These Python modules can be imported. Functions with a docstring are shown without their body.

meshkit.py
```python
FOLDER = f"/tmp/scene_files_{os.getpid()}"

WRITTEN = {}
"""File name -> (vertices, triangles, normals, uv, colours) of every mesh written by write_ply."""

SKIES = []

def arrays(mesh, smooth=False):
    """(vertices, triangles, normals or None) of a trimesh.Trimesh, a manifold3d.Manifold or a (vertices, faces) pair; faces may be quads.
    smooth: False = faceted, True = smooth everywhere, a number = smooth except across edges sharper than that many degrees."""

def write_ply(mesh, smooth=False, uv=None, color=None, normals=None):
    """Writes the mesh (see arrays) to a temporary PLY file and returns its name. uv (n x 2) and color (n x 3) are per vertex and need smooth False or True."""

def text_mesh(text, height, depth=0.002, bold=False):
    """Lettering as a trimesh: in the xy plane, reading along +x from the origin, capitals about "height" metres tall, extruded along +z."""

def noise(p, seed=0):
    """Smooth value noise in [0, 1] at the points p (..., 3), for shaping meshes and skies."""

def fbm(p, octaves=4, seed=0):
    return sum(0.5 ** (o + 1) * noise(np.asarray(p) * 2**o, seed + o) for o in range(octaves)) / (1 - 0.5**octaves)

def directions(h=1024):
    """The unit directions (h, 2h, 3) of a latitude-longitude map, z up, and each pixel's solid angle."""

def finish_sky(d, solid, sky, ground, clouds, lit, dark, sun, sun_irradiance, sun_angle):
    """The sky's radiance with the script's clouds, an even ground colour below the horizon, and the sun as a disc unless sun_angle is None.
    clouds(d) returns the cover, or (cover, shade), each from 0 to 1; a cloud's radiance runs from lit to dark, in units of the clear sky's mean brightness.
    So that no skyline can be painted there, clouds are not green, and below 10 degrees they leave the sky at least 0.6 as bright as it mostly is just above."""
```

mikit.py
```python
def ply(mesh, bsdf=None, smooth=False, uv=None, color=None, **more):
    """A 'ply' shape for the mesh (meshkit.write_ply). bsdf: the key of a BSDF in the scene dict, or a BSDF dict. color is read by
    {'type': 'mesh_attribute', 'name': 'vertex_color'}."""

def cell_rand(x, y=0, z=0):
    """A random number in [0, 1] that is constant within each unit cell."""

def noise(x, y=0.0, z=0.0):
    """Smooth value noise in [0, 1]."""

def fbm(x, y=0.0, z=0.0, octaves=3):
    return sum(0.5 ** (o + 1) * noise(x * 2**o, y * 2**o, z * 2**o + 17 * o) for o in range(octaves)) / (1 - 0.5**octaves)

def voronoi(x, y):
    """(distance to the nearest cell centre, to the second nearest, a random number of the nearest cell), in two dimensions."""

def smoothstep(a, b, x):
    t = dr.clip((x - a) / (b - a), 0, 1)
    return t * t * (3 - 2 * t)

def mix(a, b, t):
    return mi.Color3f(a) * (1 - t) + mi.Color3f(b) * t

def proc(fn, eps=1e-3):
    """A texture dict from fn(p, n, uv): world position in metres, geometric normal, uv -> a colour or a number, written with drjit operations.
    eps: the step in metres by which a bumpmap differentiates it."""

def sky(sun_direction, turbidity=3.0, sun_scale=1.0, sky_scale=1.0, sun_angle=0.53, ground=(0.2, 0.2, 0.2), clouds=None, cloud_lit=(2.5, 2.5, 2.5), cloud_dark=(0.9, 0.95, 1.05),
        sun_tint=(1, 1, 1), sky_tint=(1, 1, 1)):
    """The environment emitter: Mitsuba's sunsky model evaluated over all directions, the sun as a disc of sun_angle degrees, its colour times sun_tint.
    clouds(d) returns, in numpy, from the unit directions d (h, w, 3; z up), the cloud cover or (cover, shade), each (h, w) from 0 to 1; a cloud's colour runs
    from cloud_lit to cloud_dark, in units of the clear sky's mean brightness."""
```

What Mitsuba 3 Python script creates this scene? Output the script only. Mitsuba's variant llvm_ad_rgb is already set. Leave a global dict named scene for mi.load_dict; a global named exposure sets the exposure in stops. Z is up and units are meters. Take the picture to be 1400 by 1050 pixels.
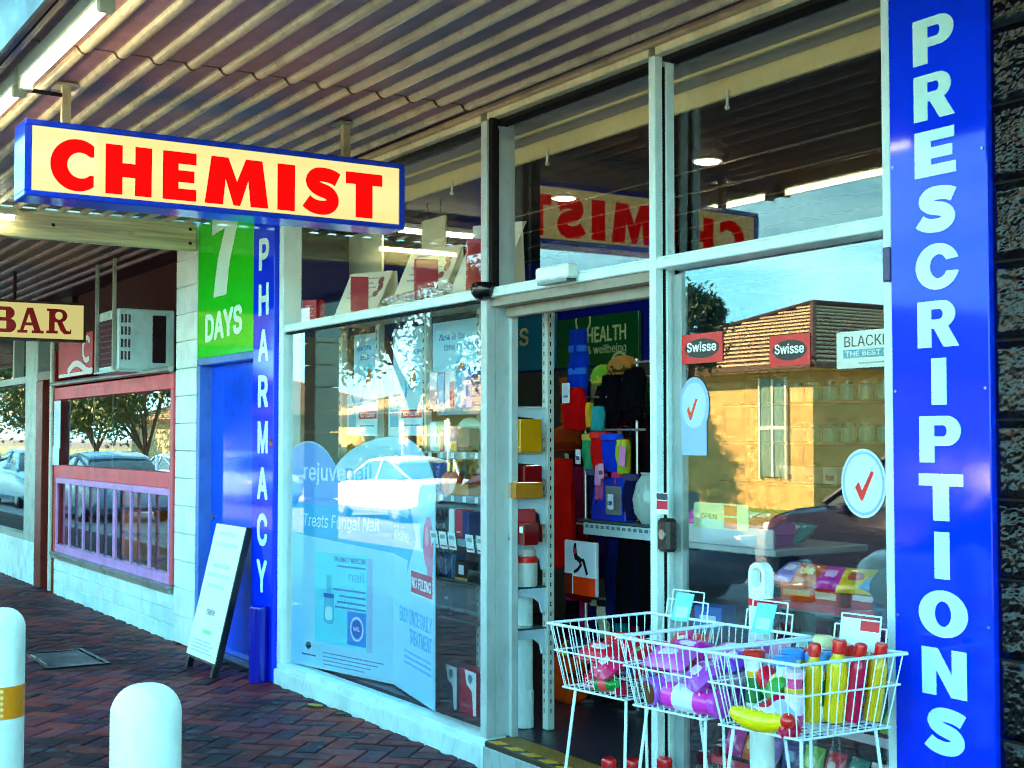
import math, random, colorsys
import numpy as np, trimesh, drjit as dr, mitsuba as mi, mikit, meshkit
import manifold3d as m3
from shapely.geometry import Polygon, MultiPolygon, box as sbox, Point, LineString
from shapely.ops import unary_union
from shapely import affinity
from mikit import noise, fbm, smoothstep, mix, cell_rand
rnd = random.Random(7)
T4 = mi.ScalarTransform4f
scene, labels = {}, {}
# ------------------------------------------------------------------ camera, sky, exposure
CAM = np.array([0, -3.15, 1.48]); YAW = math.radians(32.124); PIT = math.radians(2.29)
FWD = np.array([-math.cos(YAW) * math.cos(PIT), math.sin(YAW) * math.cos(PIT), math.sin(PIT)])
scene['camera'] = {'type': 'perspective', 'fov': 41.74, 'fov_axis': 'x', 'near_clip': 0.05, 'far_clip': 2000.0,
                   'to_world': T4().look_at(origin=CAM.tolist(), target=(CAM + FWD).tolist(), up=[0, 0, 1])}
exposure = 4.7
def clouds(d):
    p = d / np.maximum(d[..., 2:3], 0.12)
    n = meshkit.fbm(np.stack([p[..., 0] * 0.9 + 3, p[..., 1] * 0.9, p[..., 2] * 0 + 1.7], -1), 5, 3)
    low = np.clip(1 - d[..., 2] / 0.5, 0, 1)
    return np.clip((n - 0.44 + 0.16 * low) * 4.0, 0, 0.92), np.clip((0.60 - n) * 1.2, 0, 0.5)
scene['sky'] = mikit.sky((-0.56, 0.66, 0.48), turbidity=3, sun_scale=1.0, sky_scale=1.0, clouds=clouds, cloud_lit=(1.35, 3.0, 3.1), cloud_dark=(0.5, 1.2, 1.4),
                         sun_tint=(1.1, 1.0, 0.72), sky_tint=(0.38, 1.10, 1.10))
# ------------------------------------------------------------------ materials: the colour and the amount of dirt of a mesh are packed in its uv
def unpack(uv):
    u, v = uv.x, uv.y
    r = dr.floor(u / 256.0); g = dr.floor(u) - r * 256.0
    b = dr.floor(v / 16.0); k = dr.floor(v) - b * 16.0
    f = lambda c: dr.power(dr.maximum(c / 255.0, 0.0), 2.2)
    return mi.Color3f(f(r), f(g), f(b)), k / 15.0
def painted(p, n, uv):
    c, k = unpack(uv)
    t = fbm(p.x * 7.0, p.y * 7.0, p.z * 5.0, 4)
    s = fbm(p.x * 45.0, p.y * 45.0, p.z * 14.0, 3)
    m = 1.0 - k * (0.75 * smoothstep(0.40, 0.75, t) + 0.55 * smoothstep(0.52, 0.78, s))
    return mix(c * mi.Color3f(0.45, 0.42, 0.36), c, m)
def rough_of(a, b):
    return lambda p, n, uv: a + (b - a) * fbm(p.x * 9.0, p.y * 9.0, p.z * 9.0, 3)
def bs(key, d): scene[key] = {'type': 'twosided', 'bsdf': d}
PT = mikit.proc(painted)
bs('matte', {'type': 'principled', 'base_color': PT, 'roughness': 0.75, 'specular': 0.3})
bs('satin', {'type': 'principled', 'base_color': PT, 'roughness': mikit.proc(rough_of(0.25, 0.5)), 'specular': 0.5})
bs('gloss', {'type': 'principled', 'base_color': PT, 'roughness': 0.09, 'specular': 0.55, 'clearcoat': 0.4, 'clearcoat_gloss': 0.95})
bs('acrylic', {'type': 'principled', 'base_color': PT, 'roughness': 0.06, 'specular': 0.36})
bs('carpaint', {'type': 'principled', 'base_color': PT, 'roughness': 0.25, 'specular': 0.5, 'clearcoat': 1.0, 'clearcoat_gloss': 0.97})
bs('metal', {'type': 'principled', 'base_color': PT, 'roughness': 0.32, 'metallic': 0.85})
bs('cloth', {'type': 'principled', 'base_color': PT, 'roughness': 0.95, 'specular': 0.1, 'sheen': 0.4})
def paver_col(p, n, uv):
    c, k = unpack(uv)
    a = fbm(p.x * 3.1, p.y * 3.1, 2.0, 3); g = fbm(p.x * 60.0, p.y * 60.0, p.z * 60.0, 3)
    gum = smoothstep(0.80, 0.86, noise(p.x * 17.0, p.y * 17.0, 5.0)); st = smoothstep(0.52, 0.72, fbm(p.x * 1.7 + 9.0, p.y * 2.3, 7.0, 4))
    return mix(c * (0.55 + 0.6 * a) * (0.65 + 0.7 * g) * (1.0 - 0.55 * st), (0.06, 0.06, 0.065), 0.7 * gum)
bs('paver', {'type': 'principled', 'base_color': mikit.proc(paver_col), 'roughness': mikit.proc(lambda p, n, uv: 0.45 + 0.3 * fbm(p.x * 30.0, p.y * 30.0, 0.0, 3)), 'specular': 0.28})
def timber_col(p, n, uv):
    c, k = unpack(uv)
    g = fbm(p.x * 40.0, p.y * 3.0, p.z * 45.0, 4)
    kn = noise(p.x * 9.0 + 5.0, p.y * 4.2, p.z * 9.0)
    return mix(c, c * mi.Color3f(0.4, 0.25, 0.12), smoothstep(0.70, 0.80, kn)) * (0.25 + 1.4 * g)
bs('timber', {'type': 'principled', 'base_color': mikit.proc(timber_col), 'roughness': 0.7})
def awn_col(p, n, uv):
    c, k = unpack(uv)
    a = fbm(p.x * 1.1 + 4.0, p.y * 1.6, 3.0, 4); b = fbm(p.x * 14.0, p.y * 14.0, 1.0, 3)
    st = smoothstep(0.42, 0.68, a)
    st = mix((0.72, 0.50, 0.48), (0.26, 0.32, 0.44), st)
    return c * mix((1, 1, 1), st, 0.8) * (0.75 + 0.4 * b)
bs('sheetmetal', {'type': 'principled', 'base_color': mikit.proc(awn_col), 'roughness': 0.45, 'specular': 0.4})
bs('stone', {'type': 'principled', 'base_color': PT, 'roughness': 0.24, 'specular': 0.4})
scene['glass'] = {'type': 'thindielectric', 'int_ior': 1.52}
scene['shopglass'] = {'type': 'thindielectric', 'int_ior': 2.0}
scene['amber'] = {'type': 'dielectric', 'int_ior': 1.4, 'specular_transmittance': {'type': 'rgb', 'value': [1.0, 0.42, 0.05]}}
scene['leafm'] = {'type': 'twosided', 'bsdf': {'type': 'principled', 'base_color': PT, 'roughness': 0.55, 'specular': 0.4}}
def hill_col(p, n, uv):
    c, k = unpack(uv)
    return c * (0.6 + 0.7 * fbm(p.x * 1.5, p.y * 1.5, 0.0, 4))
bs('ground', {'type': 'principled', 'base_color': mikit.proc(hill_col), 'roughness': 0.85, 'specular': 0.3})
def wallbrick(p, n, uv):
    c, k = unpack(uv)
    h = dr.select(dr.abs(n.x) > 0.5, p.y, p.x) / 0.24; r = p.z / 0.086
    row = dr.floor(r); h = h + 0.5 * (row - 2.0 * dr.floor(row * 0.5))
    m = smoothstep(0.02, 0.05, dr.minimum(h - dr.floor(h), 1.0)) * smoothstep(0.08, 0.16, r - row)
    return mix(c * 0.35, c * (0.75 + 0.55 * cell_rand(dr.floor(h), row)), m)
bs('farbrick', {'type': 'principled', 'base_color': mikit.proc(wallbrick), 'roughness': 0.85})
# ------------------------------------------------------------------ helpers
def num(name):
    key, i = name, 0
    while key in scene or key in labels or any(k in used for k in (key,)):
        i += 1; key = '%s_%03d' % (name, i)
    used.add(key); return key
used = set()
def col(c):
    if isinstance(c, str): c = tuple(int(c[i:i + 2], 16) for i in (0, 2, 4))
    return c
def add(key, mesh, mat, c='808080', smooth=False, dirt=1, **more):
    if hasattr(mesh, 'to_mesh'):
        m = mesh.to_mesh(); mesh = trimesh.Trimesh(m.vert_properties[:, :3], m.tri_verts, process=False)
    if isinstance(mesh, list): mesh = trimesh.util.concatenate(mesh)
    if smooth not in (False, True):
        mesh = trimesh.graph.smooth_shade(mesh, angle=math.radians(smooth), facet_minarea=None); smooth = True
    r, g, b = col(c)
    uv = np.tile([[r * 256 + g + 0.5, b * 16 + dirt + 0.5]], (len(mesh.vertices), 1))
    scene[key] = mikit.ply(mesh, mat, smooth=smooth, uv=uv, **more)
    return key
def thing(name, label=None, cat=None, group=None, kind=None):
    k = num(name); e = {}
    if label: e['label'] = label
    if cat: e['category'] = cat
    if group: e['group'] = group
    if kind: e['kind'] = kind
    labels[k] = e; return k
def part(t, name, mesh, mat, c='808080', smooth=False, dirt=1, label=None, **more):
    k = num(t + '__' + name); add(k, mesh, mat, c, smooth, dirt, **more)
    if label: labels[k] = {'label': label}
    return k
def solo(name, mesh, mat, c, label, cat, group=None, smooth=False, dirt=1):
    k = thing(name, label, cat, group); add(k, mesh, mat, c, smooth, dirt); return k
def struct(name, mesh, mat, c, smooth=False, dirt=1):
    k = thing(name, kind='structure'); add(k, mesh, mat, c, smooth, dirt); return k
def glow(key, mesh, rgb, refl=(.3, .3, .3)):
    if isinstance(mesh, list): mesh = trimesh.util.concatenate(mesh)
    scene[key] = mikit.ply(mesh, {'type': 'diffuse', 'reflectance': {'type': 'rgb', 'value': list(refl)}}, emitter={'type': 'area', 'radiance': {'type': 'rgb', 'value': [v * 2.0 ** -exposure for v in rgb]}})
    return key
def box(x0, x1, y0, y1, z0, z1, b=0.0):
    lo = np.minimum([x0, y0, z0], [x1, y1, z1]); hi = np.maximum([x0, y0, z0], [x1, y1, z1])
    b = min(b, 0.45 * (hi - lo).min())
    if b <= 0:
        m = trimesh.creation.box(hi - lo); m.apply_translation((lo + hi) / 2); return m
    P = [[(lo if s[j] < 0 else hi)[j] - (0 if j == a else s[j] * b) for j in range(3)] for s in np.ndindex(2, 2, 2) for s in [np.array(s) * 2 - 1] for a in range(3)]
    return trimesh.convex.convex_hull(np.array(P))
def rot(m, deg, axis=(0, 0, 1), at=None):
    m = m.copy(); m.apply_transform(trimesh.transformations.rotation_matrix(math.radians(deg), axis, at if at is not None else m.bounds.mean(0))); return m
def mv(m, d): m = m.copy(); m.apply_translation(d); return m
def cyl(p, q, r, n=14, r2=None):
    p, q = np.array(p, float), np.array(q, float); r2 = r if r2 is None else r2
    d = (q - p) / np.linalg.norm(q - p); a = np.cross(d, [0.31, 0.77, 0.2] if abs(d[2]) > 0.9 else [0, 0, 1]); a /= np.linalg.norm(a); b = np.cross(d, a)
    t = np.arange(n) * 2 * np.pi / n; ring = np.cos(t)[:, None] * a + np.sin(t)[:, None] * b
    v = np.vstack([p + r * ring, q + r2 * ring, [p], [q]]); f = []
    for i in range(n):
        j = (i + 1) % n; f += [[i, j, n + j], [i, n + j, n + i], [2 * n, j, i], [2 * n + 1, n + i, n + j]]
    return trimesh.Trimesh(v, f, process=False)
def tube(pts, r, n=6, closed=False):
    pts = [np.array(p, float) for p in pts]
    if closed: pts.append(pts[0])
    return trimesh.util.concatenate([cyl(a, b, r, n) for a, b in zip(pts[:-1], pts[1:])] + ([trimesh.creation.icosphere(0, r).apply_translation(p) for p in pts[1:-1]] if r > 0.006 else []))
def lathe(prof, c=(0, 0, 0), n=20, sx=1, sy=1):
    prof = np.array(prof, float); t = np.arange(n) * 2 * np.pi / n; k = len(prof)
    v = np.stack([prof[:, None, 0] * np.cos(t) * sx, prof[:, None, 0] * np.sin(t) * sy, np.repeat(prof[:, 1:2], n, 1)], -1).reshape(-1, 3); f = []
    for i in range(k - 1):
        for j in range(n):
            a, b, d, e = i * n + j, i * n + (j + 1) % n, (i + 1) * n + (j + 1) % n, (i + 1) * n + j
            f += [[a, b, d], [a, d, e]]
    v = np.vstack([v, [[0, 0, prof[0, 1]], [0, 0, prof[-1, 1]]]])
    for j in range(n):
        f += [[k * n, (j + 1) % n, j], [k * n + 1, (k - 1) * n + j, (k - 1) * n + (j + 1) % n]]
    m = trimesh.Trimesh(v, f, process=False); m.apply_translation(c); return m
FX, UZ = (1, 0, 0), (0, 0, 1)                       # on a wall that faces the street; SY: on a face that looks along +x
SY = (0, 1, 0)
def ext(poly, d, O, r=FX, u=UZ, off=0.0):
    """A flat shape drawn in (right, up) extruded by d out of a plane through O."""
    r, u = np.array(r, float), np.array(u, float); r /= np.linalg.norm(r); n = np.cross(r, u)
    gs = [g for g in getattr(poly, 'geoms', [poly]) if g.geom_type == 'Polygon' and g.area > 1e-9]
    m = trimesh.util.concatenate([trimesh.creation.extrude_polygon(g, d, engine='earcut') for g in gs])
    v = m.vertices; m.vertices = np.array(O) + v[:, :1] * r + v[:, 1:2] * u + (v[:, 2:] + off) * n
    return m
_tc = {}
def tpoly(text):
    if text not in _tc:
        m = meshkit.text_mesh(text, 1.0, 0.1)
        t = m.triangles[m.face_normals[:, 2] > 0.9]
        _tc[text] = unary_union([Polygon(a[:, :2]).buffer(1e-4) for a in t])
    return _tc[text]
def fit(poly, x0, x1, y0, y1):
    a, b, c, d = poly.bounds
    return affinity.translate(affinity.scale(affinity.translate(poly, -a, -b), (x1 - x0) / (c - a), (y1 - y0) / (d - b), origin=(0, 0)), x0, y0)
def word(text, x0, x1, y0, h, bold=0.0, ital=0.0):
    """The word between x0 and x1 on the baseline y0, capitals h tall."""
    p = tpoly(text)
    if bold: p = p.buffer(bold, join_style=2)
    if ital: p = affinity.skew(p, xs=ital, origin=(0, 0))
    a, b, c, d = p.bounds
    return affinity.translate(affinity.scale(affinity.translate(p, -a, 0), (x1 - x0) / (c - a), h, origin=(0, 0)), x0, y0)
def rr(x0, x1, y0, y1, r):
    return sbox(x0 + r, y0 + r, x1 - r, y1 - r).buffer(r, quad_segs=5)
def ell(cx, cy, a, b): return affinity.scale(Point(cx, cy).buffer(1, quad_segs=10), a, b)
def wire(poly_pts, r): return tube(poly_pts, r, 6)
# ------------------------------------------------------------------ ground: bed, brick paving, kerb, road
rd = trimesh.convex.convex_hull(np.array([(x, y, z) for x in (-160, 60) for y, z in ((-2.66, -.15), (-2.66, -.9), (-13.2, -.9), (-13.2, -.42))]))
struct('road', rd, 'ground', '6a6a70')
def road_z(y): return -0.15 - 0.27 * (-2.66 - y) / 10.54
struct('ground', box(-400, 200, -400, 200, -1.3, -0.905), 'ground', '7a7a58')
struct('kerb', box(-60, 12, -2.66, -2.50, -0.92, -0.002, 0.02), 'matte', '8a8a8c', dirt=6)
fp = struct('footpath', box(-60, 12, -2.5, 0.4, -0.92, -0.010), 'ground', '3c3030')
BW, BL = 0.115, 0.230
bricks = []
c45 = math.sqrt(0.5)
for i in range(-130, 131):
    for j in range(-130, 131):
        c = (i - j) % 4
        if c == 0: cx, cy, h = i + 1, j + 0.5, 0
        elif c == 3: cx, cy, h = i + 0.5, j + 1, 1
        else: continue
        cx *= BW; cy *= BW
        x, y = (cx - cy) * c45 - 8.5, (cx + cy) * c45 - 1.2
        if -16.8 < x < -2.0 and -2.47 < y < 0.03 and not (-9.66 < x < -8.94 and -1.06 < y < -0.65): bricks.append((x, y, 45 + 90 * h))
def brick_mesh(w, l, b=0.006):
    P = [[sx * (l / 2 - b), sy * (w / 2 - b), 0] for sx in (-1, 1) for sy in (-1, 1)] + [[sx * l / 2, sy * w / 2, -b * 0.8] for sx in (-1, 1) for sy in (-1, 1)] + [[sx * l / 2, sy * w / 2, -0.03] for sx in (-1, 1) for sy in (-1, 1)]
    return trimesh.convex.convex_hull(np.array(P))
bm = brick_mesh(BW - 0.009, BL - 0.009)
def seen(x, y):
    d = np.array([x, y, 0]) - CAM; f = d @ FWD; r = d @ np.array([math.sin(YAW), math.cos(YAW), 0])
    u = d @ np.cross(np.array([math.sin(YAW), math.cos(YAW), 0]), FWD)
    return f > 0.5 and abs(r / f) < 0.41 and u / f > -0.31, f
bricks.sort(key=lambda b: (not seen(b[0], b[1])[0], seen(b[0], b[1])[1]))
PAL = ['742c32', '80302e', '58263a', '8c3830', '482434', '70343c', '66202a', '7e3c3e', '3c1e2a']
rest = {}
for k, (x, y, a) in enumerate(bricks):
    m = bm.copy(); m.apply_transform(trimesh.transformations.euler_matrix(math.radians(rnd.gauss(0, 0.5)), math.radians(rnd.gauss(0, 0.5)), math.radians(a)))
    m.apply_translation((x, y, rnd.uniform(-0.0025, 0.001)))
    c = rnd.choice(PAL)
    if k < 300: part(fp, 'brick', m, 'paver', c)
    else: rest.setdefault(c, []).append(m)
bf = num('footpath__brick_field')
ms, uvs = [], []
for c, l in rest.items():
    m = trimesh.util.concatenate(l); r, g, b = col(c); ms.append(m); uvs.append(np.tile([[r * 256 + g + 0.5, b * 16 + 1.5]], (len(m.vertices), 1)))
scene[bf] = mikit.ply(trimesh.util.concatenate(ms), 'paver', smooth=False, uv=np.vstack(uvs))
labels[bf] = {'kind': 'stuff', 'label': 'far herringbone brick pavers of the footpath'}
pl = thing('pit_lid', 'dark square metal pit lid set in the red brick footpath', 'pit lid')
part(pl, 'frame', [box(-9.66, -8.94, y, y + 0.03, -0.03, 0.002) for y in (-1.06, -0.68)] + [box(x, x + 0.03, -1.03, -0.68, -0.03, 0.0018) for x in (-9.66, -8.97)], 'metal', '282c32', dirt=6)
part(pl, 'lid', box(-9.62, -8.98, -1.02, -0.69, -0.03, -0.002, 0.004), 'satin', '1c3038', dirt=8)
for x, y, a, w, dsc in ((-6.9, -0.10, 20, 0.055, 'larger curled yellow leaf on the bricks below the left shop window'), (-6.62, -0.07, 70, 0.035, 'smaller brown leaf on the bricks below the left shop window, nearer the doorway')):
    g = ell(0, 0, w, w * 0.45)
    m = trimesh.creation.extrude_polygon(g, 0.003, engine='earcut').subdivide()
    m.vertices[:, 2] += 0.004 + 2.0 * m.vertices[:, 1] ** 2 + 0.5 * m.vertices[:, 0] ** 2
    solo('dry_leaf', mv(rot(m, a), (x, y, 0.002)), 'leafm', 'a88a40' if w > 0.05 else '6a4a28', dsc, 'leaf')
# ------------------------------------------------------------------ the shop building: room, roof, parapet
sb = thing('shop_building', 'shop building of the chemist with glazed front under a metal awning', 'building')
part(sb, 'roof', box(-9.6, 3.0, 0.1, 9.0, 3.35, 3.5), 'matte', '808080')
part(sb, 'parapet', box(-9.6, 3.0, 0.02, 0.22, 3.25, 4.6, 0.02), 'matte', 'c8c0b0', dirt=5)
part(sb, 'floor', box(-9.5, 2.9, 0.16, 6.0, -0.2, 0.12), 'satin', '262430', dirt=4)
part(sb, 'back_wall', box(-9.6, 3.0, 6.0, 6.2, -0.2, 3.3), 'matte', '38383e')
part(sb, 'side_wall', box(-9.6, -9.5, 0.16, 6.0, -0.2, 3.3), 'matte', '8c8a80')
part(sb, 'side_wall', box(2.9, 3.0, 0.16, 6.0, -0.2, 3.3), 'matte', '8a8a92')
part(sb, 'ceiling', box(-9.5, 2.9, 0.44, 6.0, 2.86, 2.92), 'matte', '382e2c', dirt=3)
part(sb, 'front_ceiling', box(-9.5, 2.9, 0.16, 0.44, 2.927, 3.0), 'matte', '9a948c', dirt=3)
part(sb, 'bulkhead', box(-9.5, 2.9, 0.42, 0.4395, 2.845, 2.926), 'matte', 'd8cc98', dirt=2)
part(sb, 'cornice', box(-9.5, 2.9, 0.27, 0.29, 2.915, 2.9265), 'matte', 'd8cc98', dirt=2)
part(sb, 'wall_band', box(-9.498, -9.49, 0.20, 5.9, 2.25, 2.85), 'satin', '0a2ca0', label='blue band along the top of the side wall inside')
part(sb, 'partition', box(-9.5, -7.72, 2.6, 2.7, 0.12, 2.75), 'matte', '10208c')
for i in range(11):
    part(sb, 'ceiling_board_joint', box(-9.5, 2.9, 1.3 + i * 0.4, 1.312 + i * 0.4, 2.852, 2.862), 'matte', '6a6258')
# front pieces around the glazing
part(sb, 'lintel', box(-8.12, -2.40, 0.002, 0.15, 2.997, 3.3), 'matte', '8a7a68', dirt=5)
WHT = 'd6f0ee'
sf = thing('shopfront', 'white aluminium framed shop window and doorway with large glass panes', 'shopfront')
A0, A1, B0, B1, C0, C1, D0, D1 = -7.70, -7.632, -5.29, -5.236, -4.037, -3.998, -2.872, -2.836
part(sf, 'sill', [box(A0, B1, -0.02, 0.12, -0.03, 0.088, 0.006), box(A0, B1, 0.0, 0.11, 0.0885, 0.122, 0.004)], 'satin', WHT, dirt=5)
part(sf, 'sill', box(C1, D0, 0.0, 0.12, -0.03, 0.11, 0.006), 'satin', 'a8b8b8', dirt=5)
part(sf, 'post', box(A0, A1, 0.0, 0.12, 0.123, 2.937, 0.004), 'satin', WHT, dirt=3)
part(sf, 'post', [box(B0, B1, 0.0, 0.05, 0.123, 2.937, 0.004), box(B0 + 0.01, B1 - 0.004, 0.05, 0.16, 0.121, 2.937, 0.006), box(B1 - 0.004, B1 + 0.02, 0.12, 0.16, 0.12, 2.1, 0.004)], 'satin', 'b8c4c4', dirt=4)
part(sf, 'post', [box(C0, C1, 0.0, 0.04, -0.02, 2.937, 0.004), box(C0 + 0.004, C1 - 0.003, 0.058, 0.10, -0.02, 2.937, 0.004)], 'satin', WHT, dirt=3)
part(sf, 'post', box(D0, D1, -0.004, 0.10, -0.02, 2.97, 0.004), 'satin', WHT, dirt=3)
for x in (B1 - 0.006, C0 + 0.008): part(sf, 'gasket', box(x - 0.02, x + 0.022, 0.0405, 0.0575, 2.156 if x < -5 else -0.02, 2.9), 'matte', '101012')
for a, b in ((A1, B0), (B1, C0), (C1, D0)):
    part(sf, 'transom', [box(a, b, 0.0, 0.115, 2.118, 2.156, 0.004), box(a, b, 0.012, 0.10, 2.156, 2.164)], 'satin', WHT, dirt=3)
    part(sf, 'header', box(a, b, 0.0, 0.14, 2.937, 2.996, 0.004), 'satin', 'd0c4a0', dirt=6)
    part(sf, 'gasket', box(a, b, 0.04, 0.11, 2.918, 2.9365), 'matte', '0c0c0e')
part(sf, 'gasket', box(A1, B0, 0.02, 0.05, 2.106, 2.1175), 'matte', '0c0c0e')
part(sf, 'door_rail', [box(B1, C0, 0.02, 0.115, 2.078, 2.1175), box(B1 + 0.02, C0, 0.09, 0.14, 2.03, 2.077, 0.004)], 'satin', '8c8274', dirt=5)
part(sf, 'pane', ext(sbox(A1, 0.122, B0, 2.118), 0.0, (0, 0.035, 0)) if 0 else trimesh.Trimesh([[A1, 0.035, 0.122], [B0, 0.035, 0.122], [B0, 0.035, 2.118], [A1, 0.035, 2.118]], [[0, 1, 2], [0, 2, 3]], process=False), 'shopglass')
def pane(t, x0, x1, z0, z1, y, tilt=0.0, mat='shopglass', yaw=0.0):
    y1 = y + tilt * (z1 - z0); w = yaw * (x1 - x0)
    return part(t, 'pane', trimesh.Trimesh([[x0, y, z0], [x1, y + w, z0], [x1, y1 + w, z1], [x0, y1, z1]], [[0, 1, 2], [0, 2, 3]], process=False), mat)
pane(sf, A1, B0, 2.16, 2.92, 0.06, mat='glass')
pane(sf, B1, C0, 2.16, 2.92, 0.13, mat='glass')
pane(sf, C1, D0, 2.16, 2.92, 0.11, 0.009, 'glass')
pane(sf, C1 + 0.05, D0, 0.11, 2.118, 0.075)
# the slid-open door leaf behind the right pane: stile, lock
part(sf, 'door_stile', box(C1 + 0.012, C1 + 0.062, 0.074, 0.11, 0.10, 2.1, 0.004), 'satin', '9aa8a8', dirt=4)
lk = part(sf, 'lock', box(-3.985, -3.915, -0.012, 0.04, 1.055, 1.18, 0.012), 'satin', '16181c', label='black lock box on the door post')
part(lk, 'keyhole', cyl((-3.945, -0.018, 1.12), (-3.945, -0.011, 1.12), 0.018), 'metal', 'a0a0a0')
solo('door_sensor', box(-4.74, -4.50, -0.06, -0.001, 2.135, 2.195, 0.008), 'satin', 'e6f4f0', 'white sensor box with a black underside above the doorway', 'sensor', dirt=2)
part('door_sensor', 'lens', box(-4.73, -4.51, -0.055, -0.008, 2.122, 2.1345), 'gloss', '0a0a0c')
m = trimesh.creation.icosphere(3, 0.065); m.vertices = m.vertices * [1, 0.8, 0.8]; m.vertices[:, 2] = np.minimum(m.vertices[:, 2], 0.03)
cp = solo('post_cap', mv(m, (-5.235, -0.02, 2.155)), 'gloss', '0a0a0e', 'black rounded bracket on the post left of the doorway', 'bracket', smooth=40)
part(cp, 'rod', box(-5.215, -5.185, 0.0, 0.03, 2.18, 2.94), 'matte', '0a0a0c')
st = thing('entrance_step', 'low doorway step with yellow and black hazard edging', 'step')
part(st, 'tread', box(B1 + 0.002, C0 + 0.2, -0.012, 0.158, -0.03, 0.118, 0.006), 'satin', '40382e', dirt=7)
part(st, 'riser', box(B1 + 0.002, C0 + 0.2, -0.02, -0.0125, -0.03, 0.095, 0.003), 'satin', 'a8b4b0', dirt=9)
for i in range(9):
    x = B1 + 0.03 + i * 0.135
    part(st, 'hazard_stripe', ext(Polygon([(x, 0.0), (x + 0.07, 0.0), (x + 0.10, 0.045), (x + 0.03, 0.045)]), 0.0025, (0, -0.008, 0.1185), FX, (0, 1, 0)), 'satin', 'e0a020', dirt=9)
for i in range(7):
    part(st, 'groove', box(B1 + 0.01, C0 + 0.19, 0.045 + i * 0.016, 0.051 + i * 0.016, 0.1185, 0.122), 'satin', '8a6428', dirt=8)
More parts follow.
